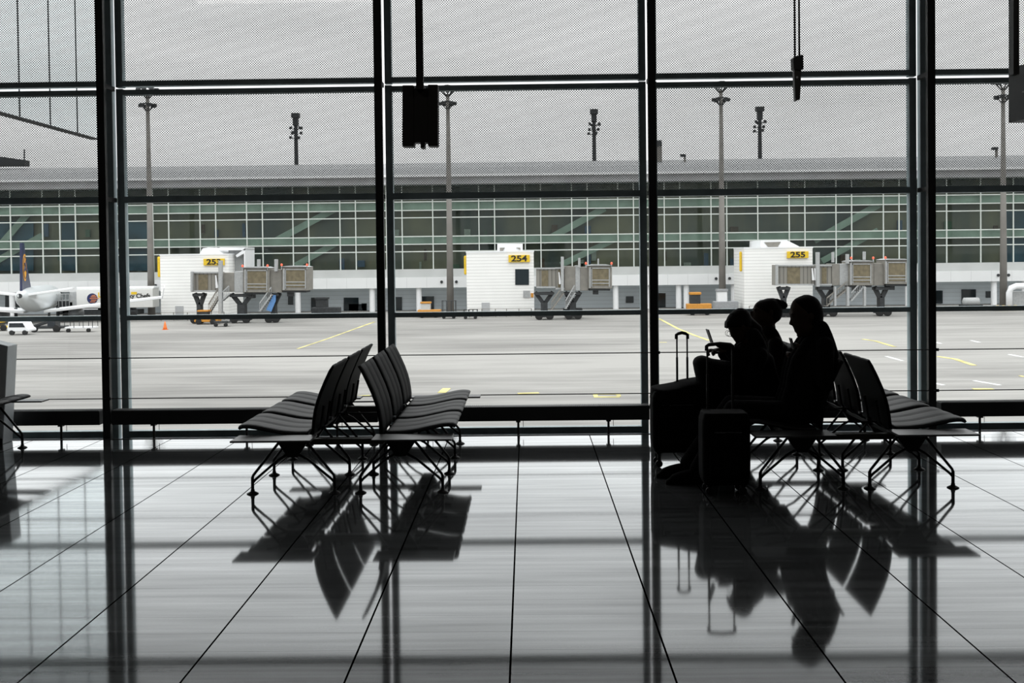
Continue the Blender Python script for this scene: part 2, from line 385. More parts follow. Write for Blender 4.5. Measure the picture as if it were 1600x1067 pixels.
# ================================================================ benches
def prof_interp(pts, n=6):
    out = []
    P = [pts[0]]+pts+[pts[-1]]
    for i in range(1, len(P)-2):
        for k in range(n):
            t = k/n; a, b, c, d = [Vector((*q, 0)) for q in P[i-1:i+3]]
            v = .5*((2*b)+(c-a)*t+(2*a-5*b+4*c-d)*t*t+(3*b-a-3*c+d)*t**3); out.append((v.x, v.y))
    out.append(pts[-1]); return out
SEATP = prof_interp([(.745, .449), (.728, .462), (.66, .463), (.56, .444), (.46, .424), (.36, .414), (.27, .414)])
BACKP = [(.242, .405), (.238, .45), (.232, .50), (.222, .56), (.210, .607), (.185, .68), (.148, .765), (.115, .835), (.094, .872)]
def pad(mb, prof, y0, y1, th, s, nrib=3):
    # channelled pad: profile swept across the width, ribs run along the profile
    ny = nrib*6; n = len(prof)
    def norm(i):
        a = Vector(prof[max(0, i-1)]); b = Vector(prof[min(n-1, i+1)]); d = (b-a).normalized(); return Vector((-d.y, d.x))
    top, bot = [], []
    sg = 1 if prof is SEATP else 1
    for j in range(ny+1):
        u = j/ny; ph = (u*nrib) % 1.0 if j < ny else 0.0
        bulge = (1-abs(2*ph-1)**5)**.5 if (j % 6) else 0
        for i in range(n):
            nn = norm(i)
            x, z = prof[i]
            e = math.sqrt(max(0., min(1, min(i, n-1-i)/1.5)))*.6+.4
            a = bulge*.010*e
            # the sitting side is 'top' (towards +z for the seat, towards +x for the back)
            up = nn if (nn.y > 0 if prof is SEATP else nn.x > 0) else -nn
            top.append(((x+up.x*a)*s, y0+(y1-y0)*u, z+up.y*a))
            bot.append(((x-up.x*th)*s, y0+(y1-y0)*u, z-up.y*th))
    fs = []; N = (ny+1)*n
    for j in range(ny):
        for i in range(n-1):
            q = (j*n+i, j*n+i+1, (j+1)*n+i+1, (j+1)*n+i); fs.append(q); fs.append(tuple(v+N for v in reversed(q)))
    for j in range(ny):
        for i in (0, n-1): fs.append((j*n+i, (j+1)*n+i, (j+1)*n+i+N, j*n+i+N))
    for i in range(n-1):
        for j in (0, ny): fs.append((j*n+i, j*n+i+1, j*n+i+1+N, j*n+i+N))
    return mb.add(top+bot, fs)
YS = [7.17, 7.787, 8.404, 9.02]
def make_bench():
    r = thing('airport_bench', '', 'bench', (0, 8.09, 0), 'back-to-back benches in the hall')
    for s in (-1, 1):
        for k in range(3):
            y0 = 7.17+.64*k; y1 = y0+.57
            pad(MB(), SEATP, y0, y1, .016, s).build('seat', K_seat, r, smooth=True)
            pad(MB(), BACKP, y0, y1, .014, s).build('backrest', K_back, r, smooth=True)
            ym = (y0+y1)/2
            for yy in (ym-.12, ym+.12):
                mb = MB()
                mb.tube([(.30*s, yy, .36), (.32*s, yy, .385), (.60*s, yy, .425)], .009)
                mb.tube([(.30*s, yy, .36), (.212*s, yy, .42), (.186*s, yy, .58)], .009)
                mb.build('seat_bracket', K_leg, r)
        for yy in YS[1:3]:
            MB().cbox((.235*s, yy, .425), (.05, .03, .014)).build('seat_joint', K_steel, r)
        MB().box((.40*s-.03, YS[0]+.02, .315), (.40*s+.03, YS[3]-.02, .365)).build('beam', K_leg, r, bevel=.006)
        MB().box((.31*s-.02, YS[0]+.1, .33), (.31*s+.02, YS[3]-.1, .36)).build('beam', K_leg, r, bevel=.006)
        for (ya, yb) in ((6.925, 7.16), (9.03, 9.185)):
            x0, x1 = (.20, .735) if yb < 8 else (.20, .83)
            tb = MB().prism([(x0*s, .392), (x1*s, .392), (x1*s, .405), (x0*s, .405)], ya, yb).build('end_table', K_table, r, bevel=.004)
        for k, yy in enumerate(YS):
            cx = .37*s
            if k == 3: yy += .02
            hub = MB().prism([(cx-.105, .385), (cx+.105, .385), (cx+.10, .35), (cx+.035, .252), (cx-.035, .252), (cx-.10, .35)], yy-.022, yy+.022)
            hub.build('leg_hub', K_leg, r, bevel=.004)
            for t in (-1, 1):
                fx = cx+.281*t
                lg = MB()
                lg.tube([(cx+.09*t, yy, .358), (fx-.006*t, yy, .128), (fx, yy, .112), (fx, yy, .012)], [.0095, .0095, .011, .011])
                lg.tube([(cx+.03*t, yy, .272), (cx+.10*t, yy, .235), (fx-.02*t, yy, .098), (fx, yy, .075)], .009)
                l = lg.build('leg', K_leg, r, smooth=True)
                MB().lathe((fx, yy, 0), [(.040, .0005), (.040, .004), (.026, .012), (.014, .018), (.0135, .03)], 20).build('foot', K_leg, l, smooth=True)
    # cross beams tying both rows together
    MB().box((-.40, YS[0]+.10, .315), (.40, YS[0]+.155, .355)).build('cross_beam', mat('dark_olive_beam', (.016, .014, .006), .5, noise=.1), r, bevel=.004)
    MB().box((-.40, YS[3]-.155, .315), (.40, YS[3]-.10, .355)).build('cross_beam', MC['dark_olive_beam'], r, bevel=.004)
    for yy in (7.45, 8.1, 8.75): MB().tube([(-.24, yy, .41), (.24, yy, .41)], .006).build('tie_rod', K_leg, r)
    return r
b0 = make_bench(); b0.location.x = -1.242
b0['label'] = 'empty back-to-back black slatted bench left of centre, nobody sitting on it'
b1 = copy_tree(b0); b1.location.x = 2.222; b1['label'] = 'back-to-back black slatted bench at right with three people sitting on it'
b2 = copy_tree(b0); b2.location.x = -5.03; b2.location.y = 8.09; b2['label'] = 'black slatted bench cut off by the left picture edge, only a seat tip showing'
# ================================================================ suitcases
def suitcase(name, label, x0, x1, y0, y1, z0, z1, hx0, hx1, hy, hz, slope=0, soft=0):
    t = thing(name, label, 'suitcase', ((x0+x1)/2, (y0+y1)/2, 0))
    n = 10; rings = []
    for i in range(n+1):
        u = i/n; z = z0+(z1-z0)*u
        e = 1-(abs(2*u-1)**8)*.10
        w2, d2 = (x1-x0)/2*e, (y1-y0)/2*e; cx, cy = (x0+x1)/2, (y0+y1)/2; ring = []
        for k in range(32):
            a = 2*math.pi*k/32; ca, sa = math.cos(a), math.sin(a)
            px = math.copysign(abs(ca)**.28, ca)*w2; py = math.copysign(abs(sa)**.28, sa)*d2
            zz_ = z+(slope*(px/w2)*.5*u if w2 else 0)
            ring.append((cx+px, cy+py, zz_))
        rings.append(ring)
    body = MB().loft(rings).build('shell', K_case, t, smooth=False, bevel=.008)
    mb = MB()
    zm = z0+(z1-z0)*.5
    mb.box((x0+.04, y0-.022, z0+.06), (x1-.04, y0+.01, zm-.02)); mb.build('front_pocket', K_case, t, bevel=.012)
    MB().box((x0+.05, y0-.018, zm+.02), (x1-.05, y0+.01, z1-.09)).build('front_pocket', K_case, t, bevel=.012)
    MB().tube([(x0+.07, y0-.024, z1-.12), (x1-.07, y0-.024, z1-.12)], .003).build('zip', K_steel, t)
    hb = MB()
    for hx in (hx0, hx1):
        hb.tube([(hx, hy, z1-.12), (hx, hy, (z1+hz)/2+.02)], .0085); hb.tube([(hx, hy, (z1+hz)/2), (hx, hy, hz-.02)], .0062)
    h = hb.build('handle_tube', K_leg, t)
    g = MB(); 
    g.tube([(hx0-.004, hy, hz-.035), (hx0-.004, hy, hz-.004), (hx0+.012, hy, hz+.006), ((hx0+hx1)/2, hy, hz+.013), (hx1-.012, hy, hz+.006), (hx1+.004, hy, hz-.004), (hx1+.004, hy, hz-.035)], .0125, 10)
    g.build('grip', K_leg, t, smooth=True)
    for wx in (x0+.05, x1-.05):
        for wy in (y0+.05, y1-.05):
            wl = MB(); wl.lathe((wx, wy-.012, .028), [(.012, 0), (.027, .003), (.027, .021), (.012, .024)], 16, 'y')
            wl.box((wx-.012, wy-.02, .03), (wx+.012, wy-.014, z0+.02)).box((wx-.012, wy+.014, .03), (wx+.012, wy+.02, z0+.02)).box((wx-.02, wy-.02, z0-.012), (wx+.02, wy+.02, z0+.02))
            wl.build('wheel', K_leg, t)
    return t
A = at(1018, 700, 8.0); B_ = at(1098, 612, 8.0); H0 = at(1057.5, 520, 8.11); H1 = at(1073.5, 520, 8.11)
suitcase('trolley_suitcase', 'black soft trolley suitcase with raised twin-tube handle, left of the travellers', A.x, 1.30, 7.9, 8.14, .115, .60, H0.x, H1.x, 8.11, H0.z-.012, slope=.05)
A = at(1094, 700, 7.08); B_ = at(1175, 642, 7.08); H0 = at(1104.5, 537, 7.2)
suitcase('cabin_suitcase', 'black upright cabin suitcase standing before the knees of the nearest traveller', A.x, 1.470, 6.96, 7.2, .07, B_.z, H0.x, H0.x+.17, 7.19, H0.z-.012)
# soft bag lying over the first suitcase, bag on the lap
def bagmesh(pts, y0, y1):
    mb = MB(); n = len(pts); cy = (y0+y1)/2; rings = []
    cx = sum(p[0] for p in pts)/n; cz = sum(p[1] for p in pts)/n
    for i in range(9):
        u = -1+2*i/8; sc = (1-abs(u)**3*.35)
        rings.append([(cx+(x-cx)*sc, cy+u*(y1-y0)/2, cz+(z-cz)*sc) for x, z in pts])
    return mb.loft(rings)
def px_poly(pts, Y): return [(at(x, y, Y).x, at(x, y, Y).z) for x, y in pts]
cover = thing('folded_coat', 'dark coat draped over the top of the trolley suitcase', 'coat', (1.15, 8.05, .6))
bagmesh(px_poly([(1019, 606), (1040, 603), (1056, 600), (1066, 596), (1078, 593.5), (1092, 591.5), (1108, 590), (1122, 600), (1118, 640), (1060, 632), (1019, 640), (1017, 622)], 8.02), 7.86, 8.27).build('coat_cloth', K_cloth, cover, voxel=.012)
tag(bagmesh(px_poly([(1082.5, 566), (1085, 560), (1090, 556.5), (1097, 555), (1104, 556.5), (1112, 560), (1125, 562), (1150, 566), (1156, 600), (1150, 625), (1095, 625), (1090, 600), (1085, 580)], 7.95), 7.82, 8.06).build('handbag', K_case, None, voxel=.01, loc=(1.38, 7.95, .7)),
    'rounded dark bag held on the lap of the woman with glasses', 'bag')
# ================================================================ people
def ring(cx, cy, z, rx, ry, n=24, p=1.0):
    out = []
    for k in range(n):
        a = 2*math.pi*k/n; ca, sa = math.cos(a), math.sin(a)
        out.append((cx+math.copysign(abs(ca)**p, ca)*rx, cy+math.copysign(abs(sa)**p, sa)*ry, z))
    return out
def head_rows(rows, Y, ox=1120, oy=450, sc=7.62, hw=.078):
    R_ = []; N = len(rows)
    for i, (yc, xf, xb) in enumerate(rows):
        a = at(ox+xf/sc, oy+yc/sc, Y); b = at(ox+xb/sc, oy+yc/sc, Y)
        R_.append(((a.x+b.x)/2, a.z/2+b.z/2, (b.x-a.x)/2))
    mx = max(r[2] for r in R_)
    return [ring(cx, Y, z, rx, max(.004, hw*min(1, (rx/mx)**.8))) for cx, z, rx in reversed(R_)]
def hand(mb, w_, d, up, side, hold=True, s=1.0):
    # palm plus four curled fingers and a thumb, w_ wrist, d direction of the hand
    w_, d, up, side = Vector(w_), Vector(d).normalized(), Vector(up).normalized(), Vector(side).normalized()
    c = w_+d*.045*s
    for k in (-1.5, -.5, .5, 1.5): mb.cap(w_+d*.01+side*.008*k, w_+d*.085*s+side*.019*k*s, .013*s, .0115*s, 10)
    L = [.030, .036, .038, .030]
    for k in range(4):
        b = w_+d*.088*s+side*.0195*(k-1.5)*s; l = L[k]*s
        p1 = b+(d*.9-up*.35)*l; p2 = p1+(d*.35-up*.9)*l*.8; p3 = p2+(-d*.35-up*.75)*l*.6
        mb.cap(b, p1, .0092*s, .0086*s, 9); mb.cap(p1, p2, .0086*s, .008*s, 9); mb.cap(p2, p3, .008*s, .007*s, 9)
    t0 = w_+d*.025*s-side*.028*s; t1 = t0+(d*.7-side*.5-up*.2)*.038*s; t2 = t1+(d*.75+side*.15-up*.45)*.030*s
    mb.cap(t0, t1, .0125*s, .0105*s, 9); mb.cap(t1, t2, .0100*s, .0085*s, 9)
def shoe(y, heel, toe, z=.0):
    mb = MB(); n = 12; rings = []
    for i in range(n+1):
        u = i/n; x = heel+(toe-heel)*u
        h = .075*(1-u)**.6+.032+.012*math.sin(math.pi*u); wd = .034+.012*math.sin(math.pi*min(1, u*1.1))
        if u > .9: h *= .75; wd *= .78
        if u < .05: wd *= .8
        rings.append([(x, y+wd*math.copysign(abs(math.cos(a))**.7, math.cos(a)), z+.002+h/2+h/2*math.copysign(abs(math.sin(a))**.7, math.sin(a))) for a in [2*math.pi*k/16 for k in range(16)]])
    return mb.loft(rings)
def person(label, Y, hip, sh, neck_b, neck_t, head, nose, chinr, arms, legs, cloth, hair_fn, back_pts=None, front_pts=None, hw=.078, shw=.19, build_=1.0):
    p = thing('person', label, 'person', (hip[0], Y, 0))
    # body: one continuous surface (torso, neck, head, arms, hands, legs)
    b = MB()
    b.loft(head); b.cap((neck_b[0], Y, neck_b[1]), (neck_t[0], Y, neck_t[1]), .056, .054)
    if nose:
        (a, c, tip) = [at(q[0], q[1], Y) for q in nose]
        b.cap((a.x+.008, Y, a.z), (tip.x+.011, Y, tip.z+.004), .008, .011); b.cap((tip.x+.011, Y, tip.z+.004), (c.x+.015, Y, c.z+.004), .011, .008)
        for s in (-1, 1): b.ell((tip.x+.014, Y+s*.011, tip.z+.004), (.009, .008, .008))
    cxh = sum(v[0] for v in head[len(head)//2])/24; czh = head[len(head)//2][0][2]
    rxh = max(v[0] for v in head[len(head)//2])-cxh
    for s in (-1, 1):
        b.ell((cxh+.012, Y+s*(hw+.001), czh-.004), (.016, .010, .030))            # ears
        b.ell((cxh-rxh+.016, Y+s*.031, czh+.004), (.012, .013, .010))             # eyes
        b.ell((cxh-rxh+.010, Y+s*.029, czh+.018), (.012, .020, .007))             # brows
    if chinr:
        for (qx, qy, r) in chinr:
            q = at(qx, qy, Y); b.ell((q.x+r*.8, Y, q.z), (r, r*1.6, r*.8))
    T = [Vector((hip[0], Y, hip[1])), Vector((sh[0], Y, sh[1]))]
    def torso(mb, g):
        n = 9; rings = []
        for i in range(n+1):
            u = i/n; c = T[0].lerp(T[1], u)
            if back_pts: pass
            fx = (.125-.02*math.sin(math.pi*u))*build_*(1 if u < .9 else .8)+g
            fy = (.165+.035*u)*build_*(1 if u < .85 else .88)+g
            if u == 1: fx *= .55; fy *= .62
            rings.append(ring(c.x, Y, c.z+(.03 if u == 1 else 0), fx, fy, 24, .85))
        rings.insert(0, ring(T[0].x, Y, T[0].z-.075, .11*build_+g, .15*build_+g, 24, .85))
        mb.loft(rings)
        for s in (-1, 1): mb.cap((sh[0], Y+s*.06, sh[1]+.005), (sh[0], Y+s*(shw-.03), sh[1]-.02), .055+g, .058+g)
    torso(b, -.012)
    for (S_, E_, W_, hd, up, side) in arms:
        b.cap(S_, E_, .045, .036); b.cap(E_, W_, .036, .026); hand(b, W_, hd, up, side)
    for (H_, K_, F_) in legs:
        b.cap(H_, K_, .072, .050); b.cap(K_, F_, .048, .034)
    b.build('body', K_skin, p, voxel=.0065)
    j = MB(); torso(j, .004)
    for (S_, E_, W_, hd, up, side) in arms:
        Wv = Vector(E_).lerp(Vector(W_), .95)
        j.cap(S_, E_, .060, .052); j.cap(E_, Wv, .052, .040)
    if back_pts:
        mb = [at(x, y, Y) for x, y in back_pts]
        for a, c in zip(mb[:-1], mb[1:]):
            for s in (-1, 0, 1):
                wy = .10*s
                j.cap((a.x-.056, Y+wy, a.z-.01), (c.x-.056, Y+wy, c.z-.01), .056, .056)
    if front_pts:
        mb = [at(x, y, Y) for x, y in front_pts]
        for a, c in zip(mb[:-1], mb[1:]):
            for s in (-1, 0, 1):
                wy = .085*s; j.cap((a.x+.05, Y+wy, a.z), (c.x+.05, Y+wy, c.z), .05, .05)
                j.cap((a.x+.10, Y+wy, a.z), (c.x+.10, Y+wy, c.z), .05, .05)
    j.cap((neck_b[0]+.004, Y, neck_b[1]), (neck_b[0]+.002, Y, neck_b[1]+.035), .068, .060)
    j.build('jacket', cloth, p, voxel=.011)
    tr = MB()
    for (H_, K_, F_) in legs:
        tr.cap(H_, K_, .085, .066); tr.cap(K_, Vector(K_).lerp(Vector(F_), .95), .068, .062)
    tr.cap((hip[0], Y-.06, hip[1]-.005), (hip[0], Y+.06, hip[1]-.005), .105, .105)
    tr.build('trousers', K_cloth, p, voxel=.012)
    for (H_, K_, F_) in legs:
        shoe(F_[1], F_[0]+.065, F_[0]-.215, max(0, F_[2]-.085)).build('shoe', K_cloth, p, smooth=True)
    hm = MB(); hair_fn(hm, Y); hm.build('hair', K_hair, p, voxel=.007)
    return p
# --- the man in a dark jacket, nearest seat
Ym = 7.42
mrows = [(85, 1060, 1080), (92, 1010, 1130), (105, 975, 1160), (130, 930, 1192), (160, 903, 1215), (190, 888, 1232), (230, 876, 1252), (280, 868, 1263), (330, 870, 1266), (370, 880, 1262), (410, 893, 1258), (450, 903, 1255), (475, 914, 1252), (500, 926, 1240), (530, 944, 1200), (560, 960, 1150), (578, 978, 1090)]
mhead = head_rows(mrows, Ym, hw=.083)
def hair_m(mb, Y):
    rr = [(y, xf+(0 if y < 150 else min(70, (y-150)*.45)), xb+4) for y, xf, xb in mrows if y < 460]
    rr[0] = (80, 1040, 1100)
    mb.loft(head_rows(rr, Y, hw=.088))
def P3(x, y, Y): v = at(x, y, Y); return (v.x, v.y, v.z)
ph = at(1236, 540, Ym)
person('man in dark jacket bowed over a phone, nearest of the three seated travellers', Ym, (1.87, .50), (2.035, .985), (2.00, 1.01), (1.985, 1.11),
       mhead, [(1235, 498), (1239.5, 509.3), (1232.6, 506.5)], [(1240.5, 513.5, .010), (1241.5, 517.5, .010), (1245.5, 524, .016)],
       [((2.03, Ym-.20, .97), (2.02, Ym-.25, .71), (1.935, Ym-.07, .89), (-.6, .25, .75), (-.75, 0, .6), (0, 1, 0)),
        ((2.03, Ym+.20, .97), (2.00, Ym+.25, .71), (1.93, Ym+.09, .86), (-.8, -.3, .4), (-.4, 0, .9), (0, 1, 0))],
       [((1.86, Ym-.09, .495), (1.42, Ym-.12, .53), (1.17, Ym-.06, .085)), ((1.86, Ym+.09, .495), (1.45, Ym+.13, .53), (1.13, Ym+.16, .085))],
       K_cloth, hair_m, back_pts=[(1289, 509), (1294, 520), (1298.5, 532), (1301.5, 542), (1304, 551)], front_pts=[(1248, 535), (1239, 549), (1231, 562), (1226, 580), (1222, 605), (1215, 625)], hw=.083, build_=1.08)
pb = MB().beam(P3(1235.0, 528, Ym-.02), P3(1240, 546, Ym-.02), .068, .008, up=(-1, 0, .3)).build('mobile_phone', K_blk, None, bevel=.002, loc=(ph.x, Ym, ph.z))
tag(pb, 'small dark phone held upright in the hands of the man in a jacket', 'phone')
# --- woman with glasses, middle seat, bowed over a tablet
Yb = 8.09
brows = [(243, 265, 300), (252, 232, 335), (270, 195, 360), (300, 160, 385), (340, 138, 400), (380, 122, 412), (420, 112, 420), (455, 118, 422), (480, 134, 420), (510, 150, 412), (540, 162, 400), (570, 178, 385), (600, 192, 360), (622, 206, 330), (640, 222, 300)]
bhead = head_rows(brows, Yb, hw=.078)
def hair_b(mb, Y):
    rr = [(y, xf-(10 if y > 300 else 2)-(8 if y > 400 else 0), xb+8) for y, xf, xb in brows if y < 470]
    rr[0] = (238, 250, 310)
    mb.loft(head_rows(rr, Y, hw=.086))
    for s in (-1, 1):
        a = P3(1133.5, 504, Y); c = P3(1132.6, 511.5, Y); mb.cap((a[0]+.016, Y+s*.04, a[2]), (c[0]+.010, Y+s*.045, c[2]), .016, .008)
        mb.cap((a[0]+.016, Y, a[2]), (c[0]+.010, Y+s*.02, c[2]), .016, .009)
    a = P3(1170, 505, Y); c = P3(1184, 514, Y); mb.cap(a, c, .05, .035)
wp = person('woman with glasses and fringe bowed over a tablet, between the other two travellers', Yb, (1.86, .50), (1.745, .86), (1.74, .88), (1.69, .94),
       bhead, [(1140, 519), (1145, 527), (1141.5, 525.5)], [(1149.5, 534.5, .013)],
       [((1.74, Yb-.17, .84), (1.66, Yb-.24, .66), (1.525, Yb-.08, .865), (-.8, .2, .15), (-.1, 0, 1), (0, 1, 0)),
        ((1.74, Yb+.17, .84), (1.64, Yb+.22, .66), (1.50, Yb+.08, .84), (-.8, -.2, .25), (-.1, 0, 1), (0, 1, 0))],
       [((1.86, Yb-.09, .495), (1.44, Yb-.09, .55), (1.52, Yb-.06, .085)), ((1.86, Yb+.09, .495), (1.42, Yb+.09, .55), (1.46, Yb+.10, .085))],
       K_cloth, hair_b, back_pts=[(1184, 520), (1190, 530), (1196, 545), (1202, 565), (1208, 590)], front_pts=[(1149, 545), (1147, 560), (1144, 580), (1140, 600)], hw=.078, shw=.17, build_=.92)
sl = MB()
a, b_, c_, d_ = P3(1149, 549, Yb-.10), P3(1140, 546.5, Yb-.09), P3(1131, 541, Yb-.08), P3(1122, 538.5, Yb-.07)
sl.cap(a, b_, .040, .036); sl.cap(b_, c_, .036, .030); sl.cap(c_, d_, .030, .022)
sl.build('sleeve', K_cloth, wp, voxel=.01)
gm = MB()
for dy in (-.034, .034):
    c = at(1138.3, 520.5, Yb); R0 = .021
    gm.tube([(c.x+math.cos(t)*R0*.75, Yb+dy-math.cos(t)*R0*.6, c.z-.003+math.sin(t)*R0) for t in [2*math.pi*k/20 for k in range(21)]], .0016, 6)
gm.tube([(at(1141, 518, Yb).x, Yb-.05, at(1141, 517, Yb).z), (at(1158, 513, Yb).x, Yb-.078, at(1158, 513, Yb).z)], .0016, 6)
gm.build('glasses', K_leg, wp)
td = MB().beam(P3(1105, 514.5, Yb-.04), P3(1112.5, 536, Yb-.04), .11, .009, up=(-1, 0, -.35)).build('tablet', K_blk, None, bevel=.002, loc=P3(1108, 525, Yb-.04))
tag(td, 'thin dark tablet held up edge-on by the woman with glasses', 'tablet')
pn = MB().tube([P3(1108, 545, Yb-.12), P3(1119, 547.5, Yb-.12)], [.002, .0045], 8).build('pen', K_steel, None, loc=P3(1112, 546, Yb-.12))
tag(pn, 'slim pen under the hand of the woman with glasses', 'pen')
# --- woman with a hair bun, farthest seat
Yc = 8.70
crows = [(126, 620, 660), (134, 560, 690), (150, 505, 715), (175, 470, 735), (205, 447, 760), (240, 434, 775), (275, 432, 782), (310, 424, 780), (345, 412, 770), (375, 410, 752), (400, 425, 728), (425, 436, 690), (450, 450, 655), (470, 475, 650)]
chead = head_rows(crows, Yc, hw=.076)
def hair_c(mb, Y):
    rr = [(y, xf+(0 if y < 210 else (y-210)*.6), xb+2) for y, xf, xb in crows if y < 420]
    rr[0] = (122, 600, 680)
    mb.loft(head_rows(rr, Y, hw=.083))
    for (x, y, r) in ((1218, 473.5, .034), (1224, 475.5, .032), (1227.5, 477.5, .018), (1226, 480.5, .016), (1214, 470.5, .026), (1222, 470.5, .015), (1206, 468.5, .018), (1229.5, 476, .008)):
        q = at(x, y, Y); mb.ell((q.x, Y, q.z), (r, r*1.1, r*.85))
    for q0, q1 in (((1210, 466.5), (1204, 466)), ((1207, 506), (1211, 510))):
        mb.cap(P3(*q0, Y), P3(*q1, Y), .006, .003)
person('woman with hair in a bun looking left, farthest of the three seated travellers', Yc, (1.95, .50), (2.01, .885), (1.99, .90), (1.985, 1.00),
       chead, [(1172, 487), (1177, 494.5), (1172.0, 493)], [(1180, 503, .012)],
       [((2.0, Yc-.17, .87), (1.98, Yc-.24, .64), (1.80, Yc-.12, .72), (-.9, .1, .1), (0, 0, 1), (0, 1, 0)),
        ((2.0, Yc+.17, .87), (1.98, Yc+.22, .64), (1.80, Yc+.12, .70), (-.9, -.1, .1), (0, 0, 1), (0, 1, 0))],
       [((1.94, Yc-.09, .495), (1.50, Yc-.10, .53), (1.42, Yc-.09, .085)), ((1.94, Yc+.09, .495), (1.50, Yc+.10, .53), (1.46, Yc+.10, .085))],
       K_cloth2, hair_c, back_pts=[(1208, 514), (1213, 520), (1217, 528), (1220, 537), (1226, 543), (1231, 546)], hw=.076, shw=.17, build_=.9)
# ================================================================ hanging things
Yh = 6.5
def pxbox(mb, x0, y0, x1, y1, Ya, Yb_):
    a = at(x0, y0, Ya); b = at(x1, y0, Ya); c = at(x0, y1, Ya); d = at(x1, y1, Ya); dy = Yb_-Ya
    vs = [(p.x, p.y, p.z) for p in (a, b, d, c)]; vs += [(x, y+dy, z) for x, y, z in vs]
    return mb.add(vs, [(0, 1, 2, 3), (7, 6, 5, 4), (0, 4, 5, 1), (1, 5, 6, 2), (2, 6, 7, 3), (3, 7, 4, 0)])
mt_disp = mat('display_housing', (.012, .009, .007), .6, noise=.2)
q = at(655, 131, Yh)
t = thing('hanging_display', 'black double-sided display seen edge-on, hanging from a ceiling pole above the left bench', 'display', (q.x, Yh, q.z))
pxbox(MB(), 628.5, 133, 646.5, 228.5, Yh-.05, Yh+.05).build('screen_housing', mt_disp, t, bevel=.004)
pxbox(MB(), 668.5, 132, 684, 228, Yh-.05, Yh+.05).build('screen_housing', mt_disp, t, bevel=.004)
pxbox(MB(), 646.5, 138, 668.5, 222.5, Yh-.045, Yh+.045).build('bracket', mt_disp, t)
pxbox(MB(), 657, 222, 663, 231, Yh-.05, Yh+.05).build('cable_gland', mt_disp, t)
pxbox(MB(), 650, 130, 661, 139, Yh-.1, Yh+.1).build('pole_clamp', mt_disp, t)
xa = at(654.5, 0, Yh).x
MB().box((xa-.0215, Yh-.0215, q.z-.03), (xa+.0215, Yh+.0215, ZC)).build('pole', mt_disp, t)
Y2 = 8.0; q = at(1245, 100, Y2)
t = thing('hanging_lamp', 'slim dark fitting hanging on two wires over the seated people', 'lamp', (q.x, Y2, q.z))
hs = MB(); hs.prism(px_poly([(1237, 92), (1243, 88.5), (1253, 87), (1253.5, 109), (1247, 111.5), (1238, 109)], Y2), Y2-.04, Y2+.04); hs.build('housing', mat('fitting_housing', (.022, .022, .02), .5, noise=.2), t, bevel=.003)
hs = MB(); hs.prism(px_poly([(1239.5, 110), (1250.5, 110), (1249.5, 140), (1248.5, 156), (1241.5, 158.5), (1240.5, 140)], Y2), Y2-.03, Y2+.03); hs.build('lower_arm', mat('fitting_arm', (.05, .05, .04), .4, noise=.2), t, bevel=.003)
c = at(1245.3, 121, Y2-.035); MB().lathe((c.x, c.y-.002, c.z), [(.008, -.004), (.008, .004)], 14, 'y').build('rivet', K_wmet, t)
for px in (1241.8, 1248.8):
    c = at(px, 60, Y2); MB().tube([(c.x, Y2, q.z), (c.x, Y2, ZC)], .0072, 8).build('hanging_wire', K_frame, t)
Y3 = 5.0
t = thing('hanging_sign', 'dark grey hanging sign box cut off by the right picture edge', 'sign', at(1590, 140, Y3))
a, b, c, d = at(1576, 108, 5.2), at(1576, 192, 5.2), at(1625, 166, 3.6), at(1625, 82, 3.6)
sd = Vector((.06, .025, 0)); lift = Vector((0, 0, 0))
a = at(1576, 108, 5.2); b = at(1576, 192, 5.2); e = Vector((a.x+.02, 4.3, 0))
vs = [a, b, Vector((a.x+.10, 4.2, b.z)), Vector((a.x+.10, 4.2, a.z))]
vs2 = [v+Vector((.5, .06, 0)) for v in vs]
MB().add([*vs, *vs2], [(0, 1, 2, 3), (7, 6, 5, 4), (0, 4, 5, 1), (1, 5, 6, 2), (2, 6, 7, 3), (3, 7, 4, 0)]).build('sign_box', mat('sign_grey', (.05, .05, .052), .5, noise=.2), t)
dirv = (vs[3]-vs[0]).normalized()
for k, (u, wz) in enumerate(((.12, .012), (.22, .02), (.32, .03))):
    p = vs[0].lerp(vs[3], u)-Vector((.002, 0, .13)); MB().beam(p, p+dirv*.05, .003, wz*.6).build('lettering', mat('faded_lettering', (.25, .25, .25), .6, noise=.1), t)
xp = at(1580.5, 20, 5.1)
MB().box((xp.x-.0135, 5.05, a.z-.05), (xp.x+.0135, 5.1, ZC)).build('pole', K_frame, t)
# grey cabinet at the left edge
a = at(14.5, 540, 9.25); b = at(7, 690, 9.25)
g = MB().prism([(a.x, a.z), (a.x-.5, a.z+.12), (a.x-.5, 0), (b.x, 0)], 9.22, 9.40)
cab = thing('grey_cabinet', 'tall light grey tapered cabinet at the left picture edge by the window', 'cabinet', (a.x-.25, 9.3, 0))
g.build('cabinet_body', mat('cabinet_grey', (.62, .66, .68), .4, noise=.05), cab, bevel=.006)
MB().box((a.x-.5, 9.212, .0), (b.x, 9.219, .05)).build('plinth', K_frame, cab)
